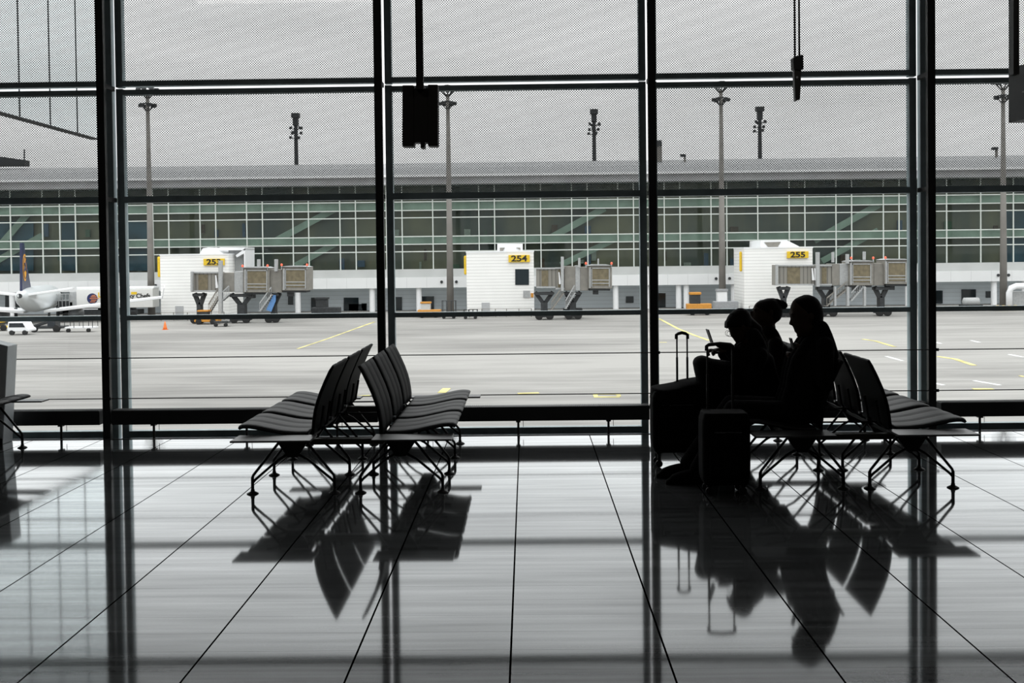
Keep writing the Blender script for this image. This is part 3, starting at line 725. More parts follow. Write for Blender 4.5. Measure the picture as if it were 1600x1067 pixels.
# ================================================================ apron
ZA = -6.4
struct('ground_apron', MB().box((-170, 9.95, ZA-.3), (170, 420, ZA)), K_apron)
K_my = mat('yellow_marking', (.56, .50, .20), .8, noise=.3, nscale=.5); K_mw = mat('white_marking', (.66, .67, .66), .8, noise=.2, nscale=.5)
nm = [0]
def marking(pts, wd, mt, col):
    p = [onz(x, y, ZA) for x, y in pts]; mb = MB()
    for a, b in zip(p[:-1], p[1:]): mb.beam((a.x, a.y, ZA+.012), (b.x, b.y, ZA+.012), wd, .02)
    o = mb.build('painted_line', mt); o['kind'] = 'structure'
marking([(465, 545), (510, 530), (560, 512)], .22, K_my, 'yellow')
marking([(560, 512), (585, 503)], .3, K_my, 'yellow')
marking([(690, 614), (698, 607)], .5, K_my, 'yellow')
marking([(809, 615), (842, 614)], .45, K_my, 'yellow'); marking([(928, 620.5), (968, 620.5)], .35, K_my, 'yellow'); marking([(930, 616), (966, 616)], .25, K_my, 'yellow'); marking([(930, 616), (931, 620)], .25, K_my, 'yellow'); marking([(966, 616), (967, 620)], .25, K_my, 'yellow')
marking([(535, 620), (578, 618)], .3, K_my, 'yellow')
marking([(1030, 498), (1060, 514), (1085, 524), (1108, 532)], .35, K_my, 'yellow'); marking([(1030, 535), (1042, 535)], .3, K_my, 'yellow')
marking([(1348, 530), (1368, 533), (1398, 542)], .35, K_my, 'yellow')
marking([(1465, 557), (1492, 561), (1522, 571)], .4, K_my, 'yellow'); marking([(1520, 608), (1552, 608)], .5, K_my, 'yellow')
marking([(1385, 557), (1410, 564)], .3, K_mw, 'white'); marking([(1462, 535), (1470, 537)], .3, K_mw, 'white'); marking([(1517, 532), (1530, 535)], .3, K_mw, 'white')
marking([(1577, 554), (1600, 558.5)], .3, K_mw, 'white'); marking([(1522, 595), (1562, 602)], .3, K_mw, 'white'); marking([(1460, 599), (1474, 602)], .3, K_mw, 'white'); marking([(1594, 588), (1600, 588)], .6, K_my, 'y')
# ================================================================ terminal opposite
YT = 160.0
def zt(y, x=800, Y=YT): return at(x, y, Y).z
Z = lambda y400, Y=YT: at(400, y400, Y).z         # heights read where x = 400
tb = thing('terminal_building', 'long glazed terminal with grey metal roof across the apron', 'building', (0, YT, ZA))
xl, xr = -100, 100
z_roof_t, z_line, z_fas, z_g0, z_wb, z_we = Z(257.5), Z(280), Z(293), Z(423.3), Z(436), Z(452)
rings = MB()
rings.prism([(0, 0)]*0 or [(xl, z_fas), (xr, z_fas), (xr, z_line-.1), (xl, z_line-.1)], YT-2.5, YT+22).build('roof_fascia', mat('fascia_grey', (.52, .53, .54), .6, noise=.08, nscale=.3), tb)
MB().box((xl, YT-3.4, z_line-.2), (xr, YT-2.3, z_line+.12)).build('gutter', K_wmet, tb)
MB().add([(xl, YT-2.4, z_line), (xr, YT-2.4, z_line), (xr, YT+2.2, z_roof_t-.6), (xl, YT+2.2, z_roof_t-.6), (xr, YT+22, z_roof_t+1.9), (xl, YT+22, z_roof_t+1.9), (xl, YT+22, z_line), (xr, YT+22, z_line)],
         [(0, 1, 2, 3), (3, 2, 4, 5), (5, 4, 7, 6), (6, 7, 1, 0), (0, 3, 5, 6), (1, 7, 4, 2)]).build('roof', K_roof, tb)
# facade grid
K_grid = mat('white_mullion', (.62, .66, .62), .5, noise=.05)
gx = []
for f_ in (94, 167, 239.5, 313, 386, 458, 531.5, 604, 676.5, 748.5, 820.5, 893.5, 965.5, 1038, 1111): gx += [f_, f_+24.5]
gx += [1184]+[v for f_ in (1233, 1306, 1380) for v in (f_, f_+24.5)]+[1478.8, 1532, 1583, 1635, 67, 17, -8, -57]
mb = MB()
for g_ in gx:
    x = at(g_, 360, YT).x; mb.box((x-.075, YT-.15, z_g0), (x+.075, YT+.1, z_fas))
for y in (318.5, 331.8, 343.3, 372.5, 384.6, 396.1):
    z = Z(y); mb.box((xl, YT-.12, z-.075), (xr, YT+.08, z+.075))
mb.build('glazing_grid', K_grid, tb)
gm_ = glass_mat('green_facade_glass', (.82, .87, .845), .5)
MB().box((xl, YT+.02, z_g0), (xr, YT+.05, z_fas)).build('facade_glass', gm_, tb)
K_in = mat('olive_interior', (.10, .112, .115), .9, col2=(.27, .235, .17), nscale=1, stretch=(.16, .1, .06))
MB().box((xl, YT+2.6, z_g0-1), (xr, YT+2.8, z_fas)).build('interior_wall', K_in, tb)
K_slab = mat('pale_green_slab', (.40, .47, .42), .8, noise=.2, nscale=.3)
K_slabw = mat('interior_floor', (.09, .09, .08), .8, noise=.2)
MB().box((xl, YT+.6, Z(384.6)), (xr, YT+.9, Z(372.5))).build('slab_edge', K_slab, tb)
MB().box((xl, YT+.6, Z(331.8)), (xr, YT+.9, Z(319.5))).build('slab_edge', K_slab, tb)
MB().box((xl, YT+.9, Z(375)), (xr, YT+2.5, Z(373.5))).build('upper_floor', K_slabw, tb)
for (x0, y0, x1, y1, ww) in ((424, 380, 524, 326, 12), (462, 415, 530, 377, 11), (848, 378, 945, 325, 12), (876, 414, 968, 370, 11), (1272, 376, 1376, 318, 12), (1284, 408, 1372, 360, 11), (0, 384, 52, 324, 12), (-20, 416, 66, 368, 11)):
    a, b = at(x0, y0, YT+1.6), at(x1, y1, YT+1.6); MB().beam(a, b, .25, ww*.085, up=(0, 0, 1)).build('staircase', K_slab, tb)
random.seed(3)
for k in range(46):
    px = random.uniform(0, 1600); a = at(px, random.choice((395, 412, 405, 352, 358)), YT+2); w_ = random.uniform(.3, 1.4)
    MB().box((a.x-w_/2, YT+2, a.z-1.2), (a.x+w_/2, YT+2.3, a.z+random.uniform(-.2, 1.0))).build('interior_board', [mat('board_blue', (.08, .12, .2), .7, noise=.2), mat('board_green', (.10, .15, .11), .7, noise=.2), mat('board_white', (.35, .36, .33), .7, noise=.2), mat('board_brown', (.10, .06, .045), .7, noise=.2)][k % 4], tb)
for px0, px1, y0_, y1_ in ((-40, 52, 346, 423), (160, 238, 345, 423), (96, 118, 345, 423), (1568, 1640, 328, 410)):
    pxbox(MB(), px0, y0_, px1, y1_, YT+1.9, YT+2.1).build('interior_screen', mat('interior_navy', (.05, .10, .15), .8, noise=.3, nscale=.4), tb)
MB().box((xl, YT-.25, z_wb), (xr, YT+.5, z_g0)).build('grey_band', mat('grey_band', (.46, .47, .46), .6, noise=.06, nscale=.4), tb)
MB().box((xl, YT-2.2, z_we), (xr, YT+.5, z_wb)).build('white_band', K_band, tb)
MB().box((xl, YT+2.5, ZA), (xr, YT+3, z_we)).build('ground_wall', K_clad3, tb)
for px in (582, 466, 962, 1072, 1060, 1552, 1418, 655, 20, 1010, 1146, 196, 1600):
    a = at(px, 470, YT-1.2); MB().tube([(a.x, YT-1.4, ZA), (a.x, YT-1.4, z_we)], .42, 14).build('pillar', K_wmet, tb)
for (x0, y0, x1, y1) in ((486, 465, 511, 488), (537, 465, 560, 488), (565, 474, 573, 488), (613, 464, 628, 488), (655, 463, 678, 487), (450, 462, 458, 476), (1020, 458, 1040, 482), (978, 463, 990, 473), (1461, 454, 1473, 474), (1503, 452, 1525, 474), (1541, 455, 1549, 465), (545, 475, 572, 488), (1180, 450, 1200, 480), (60, 445, 95, 480), (8, 444, 30, 480)):
    pxbox(MB(), x0, y0, x1, y1, YT+2.3, YT+2.6).build('doorway', K_wglass, tb)
for px in (197+3, 243, 690, 713, 1119, 1140, 1560, 1576):
    a = at(px, 446-(px-240)*.0122, YT-2.3); MB().lathe((a.x, YT-2.35, a.z), [(.22, 0), (.22, .15)], 10, 'y').build('bulkhead_lamp', K_dark, tb)
# roof masts, lamp masts
def lamp_head(mb, c, r, n, h):
    for k in range(n):
        a = 2*math.pi*k/n; p = Vector((c.x+r*math.cos(a), c.y+r*math.sin(a), c.z))
        mb.tube([Vector(c)-Vector((0, 0, h)), p], .07, 5); mb.cbox((p.x, p.y, p.z-.15), (.55, .4, .45)); mb.tube([p, Vector(c)+Vector((0, 0, .3))], .05, 5)
    mb.tube([Vector((c.x+r*math.cos(2*math.pi*k/n), c.y+r*math.sin(2*math.pi*k/n), c.z)) for k in range(n+1)], .06, 5)
for i, (xt, xb, yt, lb) in enumerate(((228, 237, 150, 'left of the gate 253 house'), (703, 704, 147, 'just left of the gate 254 house'), (1129.5, 1129, 141, 'left of the gate 255 house'), (1568, 1568, 137, 'at the right edge beyond the last bay'))):
    YM = 150.5; a = at(xt, yt, YM); b = at(xb, 495, YM); x = (a.x+b.x)/2 if i else None
    t = thing('lamp_mast', 'tall grey apron floodlight mast with lamp ring, %s' % lb, 'lamp mast', (b.x, YM, ZA), 'tall floodlight masts on the apron')
    MB().tube([(b.x, YM, ZA), (b.x, YM, 5), (b.x, YM, a.z)], [.52, .42, .24], 16).build('pole', K_mast, t, smooth=True)
    hm = MB(); lamp_head(hm, Vector((b.x, YM, a.z+1.0)), 1.35, 8, 1.6); hm.build('lamp_ring', K_dark, t)
    hm = MB(); lamp_head(hm, Vector((b.x, YM, a.z-1.2)), 1.0, 6, 1.2); hm.build('lamp_ring', K_dark, t)
for xt, yt, lb in ((462, 183, 'left'), (928, 177, 'middle'), (1187, 173, 'right')):
    YM = 210; a = at(xt, yt, YM)
    t = thing('lattice_mast', 'dark floodlight mast rising behind the terminal roof, %s one of three' % lb, 'mast', (a.x, YM, ZA), 'masts behind the terminal roof')
    MB().tube([(a.x, YM, ZA), (a.x, YM, a.z)], [.55, .35], 10).build('pole', K_dark, t)
    hm = MB(); hm.cbox((a.x, YM, a.z+.3), (1.5, 1.5, .9)).cbox((a.x, YM, a.z-.9), (1.0, 1.0, 1.6))
    for k in range(10):
        an = k*.63; zz_ = a.z-2.2-(k % 3)*.9; hm.cbox((a.x+1.1*math.cos(an), YM+1.1*math.sin(an), zz_), (.45, .4, .5)).tube([(a.x, YM, zz_-.4), (a.x+1.1*math.cos(an), YM+1.1*math.sin(an), zz_)], .07, 5)
    hm.build('lamp_cluster', K_dark, t)
for px, y0, y1, lb in ((1029.5, 224, 247, 'short grey roof vent with a dark cap above the terminal roof'), (1070, 243, 248, 'tiny dark antenna on the terminal roof ridge'), (1557, 232, 240, 'small red and white roof antenna beside the right mast')):
    a, b = at(px, y0, 172.0), at(px, y1+6, 172.0)
    t = thing('roof_vent' if px < 1040 else 'roof_antenna', lb, 'vent' if px < 1040 else 'antenna', (b.x, 172.0, b.z))
    MB().cbox((a.x, 172.0, (a.z+b.z)/2), (.9 if px < 1040 else .25, .5, a.z-b.z)).build('shaft', K_mast, t); MB().cbox((a.x-.3, 172.0, a.z), (1.4 if px < 1040 else .8, .8, .9 if px < 1040 else .4)).build('cap', K_dark, t)
a = at(0, 250, 181); t = thing('roof_plant_unit', 'dark louvred roof unit with a thin pole at the upper left', 'roof unit', (a.x, 181, a.z))
MB().prism(px_poly([(-30, 240), (10, 246), (38, 250), (38, 259), (-30, 259)], 181), 181, 183).build('louvre_box', K_dark, t)
a = at(38, 234, 181); b = at(38, 257, 181); MB().tube([a, b], .12, 6).build('pole', K_dark, t)
# glazed wing projecting towards the apron at the upper left
gw = thing('glass_wing', 'pale glazed wall projecting outdoors at the upper left with dark vertical joints', 'glass wall', at(80, 100, 36))
xw = at(155, 217, 40).x; zw = at(155, 217, 40).z
K_wing = glass_mat('pale_wing_glass', (.955, .98, .985), .04)
MB().box((xw-.3, 12, zw), (xw, 40, zw+14)).build('glass_wall', K_wing, gw)
mb = MB(); jy = []
for px in (28, 77, 120): jy.append(40*677/(832-px))
y_ = jy[0]
for yy in jy+[jy[0]-2.2*k for k in range(1, 9)]: mb.box((xw, yy-.022, zw), (xw+.03, yy+.022, zw+14))
mb.box((xw-.32, 12, zw-.03), (xw+.03, 40, zw)); mb.build('joint', K_dark, gw)
# ---------------------------------------------------------------- gate houses
def gate_house(num, x0, y0, x1, y1, sign, disc, extra):
    Y = 142.0
    a = at(x0, y0, Y); b = at(x1, y0, Y); zt_ = (a.z+b.z)/2
    t = thing('gate_house', 'white ribbed gate house carrying the yellow %s sign' % num, 'building', ((a.x+b.x)/2, Y+4, ZA), 'white gate houses')
    MB().box((a.x, Y, ZA), (b.x, Y+7, zt_)).build('wall', K_clad, t)
    MB().box((a.x-.06, Y-.06, zt_), (b.x+.06, Y+7, zt_+.2)).build('roof_edge', K_wmet, t)
    s0, s1 = at(sign[0], sign[1], Y-.3), at(sign[2], sign[3], Y-.3)
    sp = MB().box((s0.x, Y-.3, s1.z), (s1.x, Y-.05, s0.z)).build('sign_board', K_yel, t, bevel=.02)
    text('sign_number', num, (s0.z-s1.z)*1.12, ((s0.x+s1.x)/2, Y-.33, (s0.z+s1.z)/2-.02), K_blk, t, width=1.32, bold=.025)
    d0, d1 = at(disc[0], disc[1], Y+1.5), at(disc[2], disc[3], Y+1.5)
    MB().box((d0.x, Y+1.3, d1.z), (a.x+.02, Y+1.6, d0.z)).build('side_sign', K_yel, t, bevel=.25)
    gd = at(x0+30, y1-4, Y); MB().box((gd.x-.5, Y-.08, ZA+.1), (gd.x+.6, Y-.01, ZA+1.9)).build('service_door', mat('grey_door', (.42, .43, .44), .6, noise=.05), t)
    mb = MB()
    for u in (.0, .2, .42, .6, .8, 1.0):
        xx = a.x+.4+(b.x-a.x-.8)*u; mb.tube([(xx, Y-1.2, ZA), (xx, Y-1.2, ZA+1.1)], .06, 6)
    for zz_ in (.55, 1.1): mb.tube([(a.x+.4, Y-1.2, ZA+zz_), (b.x-.4, Y-1.2, ZA+zz_)], .04, 5)
    mb.build('railing', K_bridge, t)
    extra(t, Y, zt_)
    return t
def ex253(t, Y, zr):
    MB().prism(px_poly([(312, 399), (318, 388), (326, 386.5), (332, 388), (349, 398), (350, 400)], Y+1), Y+.6, Y+8).build('roof_hood', K_wmet, t)
    mb = MB(); mb.prism(px_poly([(343, 386.3), (383, 386.3), (383, 391), (347, 391)], Y+2), Y+2, Y+7); mb.prism(px_poly([(379, 391), (383, 388), (383, 420), (381, 420), (381, 396), (370, 402), (368, 399)], Y+2), Y+2, Y+7); mb.build('canopy_frame', K_wmet, t)
    pxbox(MB(), 357, 391, 380, 425, Y+3, Y+6).build('canopy_wall', K_bridge2, t)
def ex254(t, Y, zr):
    pxbox(MB(), 777, 380.7, 816.5, 394, Y+1, Y+6).build('roof_hood', K_wmet, t)
    for q in ([(781, 387), (789, 387), (785.5, 392.5), (781, 392.5)], [(806, 387), (813, 387), (813, 390.5)]): MB().prism(px_poly(q, Y+.9), Y+.85, Y+1.02).build('vent', K_bridge, t)
    pxbox(MB(), 805, 420.4, 826.4, 445, Y-.1, Y+.02).build('window', K_wglass, t)
    pxbox(MB(), 817.5, 454, 828, 465, Y-.12, Y+.02).build('notice_panel', K_bridge2, t)
    pxbox(MB(), 829.5, 458, 833.5, 464.5, Y-.12, Y+.02).build('wall_lamp', K_oran2, t)
def ex255(t, Y, zr):
    MB().prism(px_poly([(1188, 388), (1188.5, 375.5), (1228, 374.8), (1251, 386.5), (1251, 388)], Y+1), Y+.8, Y+8).build('roof_hood', K_wmet, t)
    MB().prism(px_poly([(1194, 378.5), (1220, 377.8), (1215, 386), (1200, 386)], Y+.8), Y+.7, Y+.82).build('vent', K_bridge, t)
gate_house('253', 250, 399, 357, 501.7, (317.7, 404.2, 350.6, 414.3), (246, 401, 250, 433), ex253)
gate_house('254', 728.5, 394.5, 833.8, 498, (794.5, 398.5, 827.8, 409.4), (724.8, 399.5, 728.5, 429), ex254)
gate_house('255', 1162.5, 388.2, 1269.5, 492, (1230, 392.8, 1263.4, 403), (1155, 393, 1162.5, 424), ex255)
# ---------------------------------------------------------------- boarding bridges
def bridge(lbl, segs, posts, truss, stairs, lights, blue=None, dy=0):
    Y = 133.0
    a = at(segs[0][1], 470, Y)
    t = thing('boarding_bridge', lbl, 'boarding bridge', (a.x, Y, ZA), 'boarding bridges by the gate houses')
    for kind, x0, y0, x1, y1 in segs:
        A_, B_ = at(x0, y0, Y), at(x1, y1, Y)
        if kind == 'cabin':
            pxbox(MB(), x0, y0, x1, y1, Y, Y+3.2).build('cabin', K_bridge, t, bevel=.08)
            pxbox(MB(), x0+6.5, y0+5, x1-4.5, y1-5, Y-.06, Y+.02).build('cabin_shutter', K_bpanel, t)
            mb = MB(); pxbox(mb, x0+2, y0+2.5, x0+4, y1-1, Y-.25, Y)
            for yy in (y1-14, y1-9): pxbox(mb, x0+6, yy, x1-5, yy+1.3, Y-.12, Y)
            for xx in (x0+5, x1-5): pxbox(mb, xx, y0+3.5, xx+1.2, y1-3, Y-.14, Y)
            pxbox(mb, x0+5, y0+3.5, x1-4, y0+4.8, Y-.14, Y)
            mb.build('cabin_trim', K_bridge2, t)
            mb = MB(); mb.prism(px_poly([(x0-1, y0), (x0+8, y0-1.8), (x1-8, y0-1.8), (x1+.5, y0)], Y), Y-.3, Y+3.2); mb.build('cabin_roof', K_bridge2, t)
            mb = MB(); pxbox(mb, x0+2, y1, x1-3, y1+3, Y+.3, Y+2.8); pxbox(mb, x0+8, y1+3, x0+16, y1+9, Y+.8, Y+2); mb.build('cabin_underframe', K_dark, t)
        elif kind == 'corridor':
            pxbox(MB(), x0, y0, x1, y1, Y+.6, Y+3.4).build('tunnel', K_corr, t)
            w_ = x1-x0
            pxbox(MB(), x0+w_*.28, y0+4, x0+w_*.62, y1-3, Y+.54, Y+.62).build('tunnel_glazing', K_bpanel, t)
            mb = MB(); pxbox(mb, x0, y0-.5, x1, y0+2, Y+.4, Y+.62); pxbox(mb, x0, y1-2.5, x1, y1, Y+.4, Y+.62); mb.build('tunnel_trim', K_bridge2, t)
        elif kind == 'light':
            pxbox(MB(), x0, y0, x1, y1, Y+.5, Y+3.3).build('tunnel_joint', K_bridge2, t, bevel=.05)
        elif kind == 'white':
            MB().prism(px_poly([(x0, y0), (x0+1.6, y0), (x1, y1-3), (x1, y1), (x0+.7, y1)], Y+.4), Y+.3, Y+.45).build('lit_gap_panel', K_wmet, t)  # lit triangle of a door gap, its brightness put in as white paint
        else:
            pxbox(MB(), x0, y0, x1, y1, Y+.5, Y+3.3).build('tunnel', K_bridge, t, bevel=.05)
    for x0, y0, x1, y1 in posts: pxbox(MB(), x0, y0, x1, y1, Y-.2, Y+.4).build('post', K_bridge2, t, bevel=.03)
    for k, (xc, y0, hw_) in enumerate(truss):
        c = at(xc, y0, Y+1.5); h = (c.z-ZA); wv = at(xc+hw_, y0, Y+1.5).x-c.x; mb = MB()
        mb.beam((c.x-wv, Y+1.5, c.z), (c.x, Y+1.5, ZA+h*.55), .5, .5); mb.beam((c.x+wv, Y+1.5, c.z), (c.x, Y+1.5, ZA+h*.55), .5, .5)
        mb.cbox((c.x, Y+1.5, ZA+h*.38), (wv*.75, 1.2, h*.5)); mb.cbox((c.x, Y+1.5, ZA+.55), (wv*1.5, 2.2, .5)); mb.cbox((c.x, Y+1.5, c.z-.2), (wv*2.1, 1.6, .35))
        s_ = mb.build('wheel_carriage', K_dark, t)
        for sx_ in (-1, 1): MB().lathe((c.x+sx_*wv*.6, Y+.2, ZA+.5), [(.2, 0), (.5, .05), (.5, .4), (.2, .45)], 16, 'y').build('wheel', K_tyre, s_)
    for k, (x0, y0, x1, y1) in enumerate(stairs):
        a, b = at(x0, y0, Y+.1), at(x1, y1, Y+.1); mb = MB()
        for dz in (0, 1.0): mb.beam(a+Vector((0, 0, dz)), b+Vector((0, 0, dz)), .12, .14)
        for i in range(9): p = a.lerp(b, i/8); mb.cbox((p.x, p.y+.4, p.z), (.35, .9, .08)); mb.tube([p, p+Vector((0, 0, 1.0))], .035, 5)
        for dz in (0,): mb.beam(a+Vector((0, .9, dz)), b+Vector((0, .9, dz)), .12, .14)
        mb.build('stair', K_bridge2 if k else K_bridge, t)
    for x, y in lights:
        c = at(x, y, Y-.1); MB().ell((c.x, c.y, c.z), (.14, .14, .17)).build('warning_light', K_red, t, smooth=True); MB().cbox((c.x, c.y, c.z-.3), (.12, .12, .5)).build('light_stalk', K_bridge2, t)
    if blue:
        MB().prism(px_poly(blue, Y+.5), Y+.4, Y+.55).build('blue_chute', K_bluel, t)
    return t
bridge('grey boarding bridge at gate 253 with two cabins and a blue chute beneath',
       [('corridor', 298, 425, 341, 456), ('white', 336.5, 430, 341, 450), ('tunnel', 341, 426, 366, 456), ('light', 366, 424, 380, 457), ('cabin', 380, 418.5, 421, 457), ('tunnel', 421, 421, 440.5, 457), ('cabin', 440.5, 417, 481.4, 454)],
       [(341, 407, 346.5, 490), (297.5, 424, 300.5, 455), (401.5, 405, 405.5, 419), (428.5, 405, 433, 424)],
       [(312, 458, 8), (378, 459, 16), (428, 458, 9)], [(326, 488, 343, 460), (346, 470, 358, 459), (406, 486, 424, 461)], [(379, 415.6), (418, 415), (440, 413.8), (479.7, 413.8)],
       blue=[(416, 484), (424, 487), (431, 470), (431, 461), (427, 461)])
bridge('grey boarding bridge at gate 254 with a single cabin',
       [('corridor', 838, 418.5, 868, 450), ('corridor', 868, 418, 882, 452), ('white', 872.5, 425, 876.5, 444), ('tunnel', 882, 416, 899, 454), ('light', 899, 415, 906.5, 454), ('tunnel', 906.5, 417, 919, 454), ('cabin', 919, 415, 956.4, 451)],
       [(876.5, 401, 881, 455), (903.5, 403, 907, 418), (934, 404, 936, 414)],
       [(850, 456, 14), (895, 456, 12)], [(862, 484, 880, 459), (884, 482, 898, 458)], [(915.5, 411.5), (955.5, 411.5)])
bridge('grey boarding bridge at gate 255 with two cabins, above the seated people',
       [('corridor', 1214, 414, 1272, 446), ('white', 1268, 419, 1272, 438), ('white', 1272, 419, 1276.5, 438), ('corridor', 1278, 414, 1300, 446), ('tunnel', 1300, 412, 1312, 446), ('light', 1312, 412, 1327, 446), ('cabin', 1327, 408.5, 1365, 446), ('tunnel', 1365, 411, 1382, 446), ('cabin', 1382, 406, 1420, 444)],
       [(1276, 394, 1281, 448), (1301, 394, 1304, 410), (1323, 397, 1327, 412), (1350, 393, 1353, 406), (1213, 413, 1216, 446), (1304, 448, 1307, 478), (1323.5, 448, 1327.5, 478), (1350, 448, 1353.5, 478)],
       [(1224, 448, 8), (1290, 448, 13), (1376, 448, 10)], [(1292, 478, 1324, 452), (1330, 470, 1350, 448)], [(1330, 403), (1364.5, 403), (1383.5, 402.5)])
# ---------------------------------------------------------------- airliner
ap = thing('airliner', 'white airliner seen from behind with a dark blue fin and yellow roundel', 'aircraft', at(31, 464, 129)-Vector((0, 0, 5)))
hd = math.radians(16); T0 = at(31, 464, 129)
fw = Vector((-math.sin(hd), math.cos(hd), 0)); rt = Vector((math.cos(hd), math.sin(hd), 0)); upv = Vector((0, 0, 1))
def AP(f, r, u): return T0+fw*f+rt*r+upv*u
rings = []
for f, r, dz in ((-.2, .22, .15), (0, .42, .12), (1.5, .85, .0), (4, 1.25, -.25), (7, 1.55, -.5), (10, 1.68, -.62), (20, 1.68, -.65), (22.6, 1.6, -.68), (24.6, 1.3, -.8), (26.2, .8, -1.0), (27, .2, -1.1)):
    c = AP(f, 0, dz); rings.append([c+rt*math.cos(a)*r+upv*math.sin(a)*r*1.02 for a in [2*math.pi*k/24 for k in range(24)]])
MB().loft([[tuple(v) for v in rg] for rg in rings]).build('fuselage', mat('airliner_white', (.62, .65, .66), .3, noise=.04), ap, smooth=True)
MB().lathe(tuple(AP(-.1, 0, .13)), [(.30, -.12), (.30, .1)], 16, 'y').build('exhaust', K_dark, ap)
def slab(pts, th):
    a = [p+upv*th/2 for p in pts]; b = [p-upv*th/2 for p in pts]; n_ = len(pts)
    return MB().add(a+b, [tuple(range(n_)), tuple(reversed(range(n_, 2*n_)))]+[(i, (i+1) % n_, (i+1) % n_+n_, i+n_) for i in range(n_)])
for s in (-1, 1):
    slab([AP(1.2, s*.6, .2), AP(4.6, s*.8, .2), AP(2.0, s*6.0, .95), AP(.4, s*6.0, .95)], .28).build('stabiliser', K_wmet, ap, bevel=.05)
    slab([AP(9.5, s*1.2, -2.3), AP(16, s*1.2, -2.3), AP(7.6, s*16.3, -.6), AP(6.2, s*16.3, -.6)], .38).build('wing', K_wmet, ap, bevel=.08)
    w_ = MB().beam(AP(6.9, s*16.3, -.6), AP(6.3, s*16.6, .8), .9, .1, up=rt).build('winglet', K_wmet, ap)
    e0 = AP(10.5, s*4.7, -2.75); mb = MB(); rg = []
    for f, r in ((0, .45), (.8, .75), (2.4, .95), (4.2, .92), (4.4, .8)): rg.append([tuple(e0+fw*f+rt*math.cos(a)*r+upv*math.sin(a)*r) for a in [2*math.pi*k/18 for k in range(18)]])
    mb.loft(rg).build('engine', mat('engine_grey', (.16, .17, .18), .4, noise=.1), ap, smooth=True)
    mb = MB().beam(AP(12, s*2.6, -1.8), AP(12, s*2.6, -4.5), .3, .3); mb.lathe(tuple(AP(12, s*2.6-.3, -4.6)+Vector((0, 0, 0))), [(.2, -.25), (.5, -.2), (.5, .2), (.2, .25)], 16, 'y'); mb.build('landing_gear', K_dark, ap)
mb = MB().beam(AP(22, 0, -2), AP(22, 0, -4.8), .25, .25).build('landing_gear', K_dark, ap)
fp = [AP(.8, 0, .55), AP(7.2, 0, .95), AP(4.0, 0, 4.6), AP(3.0, 0, 6.7), AP(1.4, 0, 6.7)]
fm = MB(); n_ = len(fp); fm.add([p+rt*.14 for p in fp]+[p-rt*.14 for p in fp], [tuple(range(n_)), tuple(reversed(range(n_, 2*n_)))]+[(i, (i+1) % n_, (i+1) % n_+n_, i+n_) for i in range(n_)])
fin = fm.build('fin', K_blue, ap, bevel=.05)
cm = MB(); c = AP(2.9, 0, 3.6)
dsk = []
for sgn in (-.17, .17): dsk.append([tuple(c+fw*math.cos(a)*1.35+upv*math.sin(a)*1.7+rt*sgn) for a in [2*math.pi*k/28 for k in range(28)]])
cm.loft(dsk).build('fin_roundel', mat('roundel_orange', (.72, .33, .02), .5, noise=.1), fin)
cr = MB()   # small crane-like mark on the roundel: bird shape with ring
cr.tube([c+rt*.19+fw*math.cos(a)*1.1+upv*math.sin(a)*1.4 for a in [2*math.pi*k/24 for k in range(25)]], .05, 5)
cr.tube([c+rt*.19+fw*(-.8)+upv*(-.5), c+rt*.19+fw*(-.1)+upv*.1, c+rt*.19+fw*.5+upv*.9], [.05, .16, .04], 6)
cr.tube([c+rt*.19+fw*(-.5)+upv*.6, c+rt*.19, c+rt*.19+fw*.6+upv*(-.5)], [.05, .14, .05], 6)
cr.build('fin_emblem', K_blue, fin)
# ---------------------------------------------------------------- vehicles
def wheels(t, xs, y, r, z=ZA):
    for x in xs: MB().lathe((x, y-.2, z+r), [(r*.4, 0), (r, .03), (r, .3), (r*.4, .33)], 16, 'y').build('wheel', K_tyre, t)
Yt = 146.5
a, b = at(119, 456, Yt), at(239, 482, Yt)
t = thing('catering_truck', 'white catering truck with raised box body beside the airliner', 'truck', ((a.x+b.x)/2, Yt, ZA))
zb, zt2 = at(170, 481, Yt).z, at(170, 452, Yt).z
MB().box((a.x, Yt, zb), (b.x, Yt+2.6, zt2)).build('box_body', mat('truck_white', (.70, .70, .68), .4, noise=.03), t, bevel=.06)
MB().box((a.x-.1, Yt+.3, zt2), (b.x+.1, Yt+2.4, zt2+.35)).build('box_roof', K_wmet, t, bevel=.1)
c0 = at(108, 456, Yt); MB().box((c0.x, Yt+.1, zb), (a.x, Yt+2.4, zt2-.3)).build('front_platform', K_bridge2, t, bevel=.04)
mb = MB(); c1 = at(86, 470, Yt)
for zz_ in (zb, (zb+zt2)/2-.2, zt2-.6): mb.tube([(c1.x, Yt, zz_), (c0.x, Yt, zz_)], .05, 5)
for u in range(5): xx = c1.x+(c0.x-c1.x)*u/4; mb.tube([(xx, Yt, zb-.1), (xx, Yt, zt2-.6)], .05, 5)
mb.build('platform_rail', K_bridge2, t)
g0 = at(144.2, 466.5, Yt-.02); gl_ = MB().lathe((g0.x, Yt-.03, g0.z), [(.73, -.02), (.73, .03)], 32, 'y').build('globe_logo', mat('logo_navy', (.012, .02, .09), .5, noise=.05), t)
mb = MB()
for k, (dz, x0_, x1_) in enumerate(((.45, -.05, .45), (.25, -.2, .62), (.02, -.35, .95), (-.22, -.15, .62), (-.45, -.3, .45))): mb.box((g0.x+x0_, Yt-.075, g0.z+dz-.045), (g0.x+x1_, Yt-.05, g0.z+dz+.045))
mb.build('logo_stripe', mat('logo_orange', (.80, .25, .05), .5, noise=.05), t)
s0 = at(198, 466, Yt-.02); text('truck_lettering', 'Sky Chefs', .86, (at(216, 466, Yt).x, Yt-.05, s0.z+.30), K_blk, t, bold=.02)
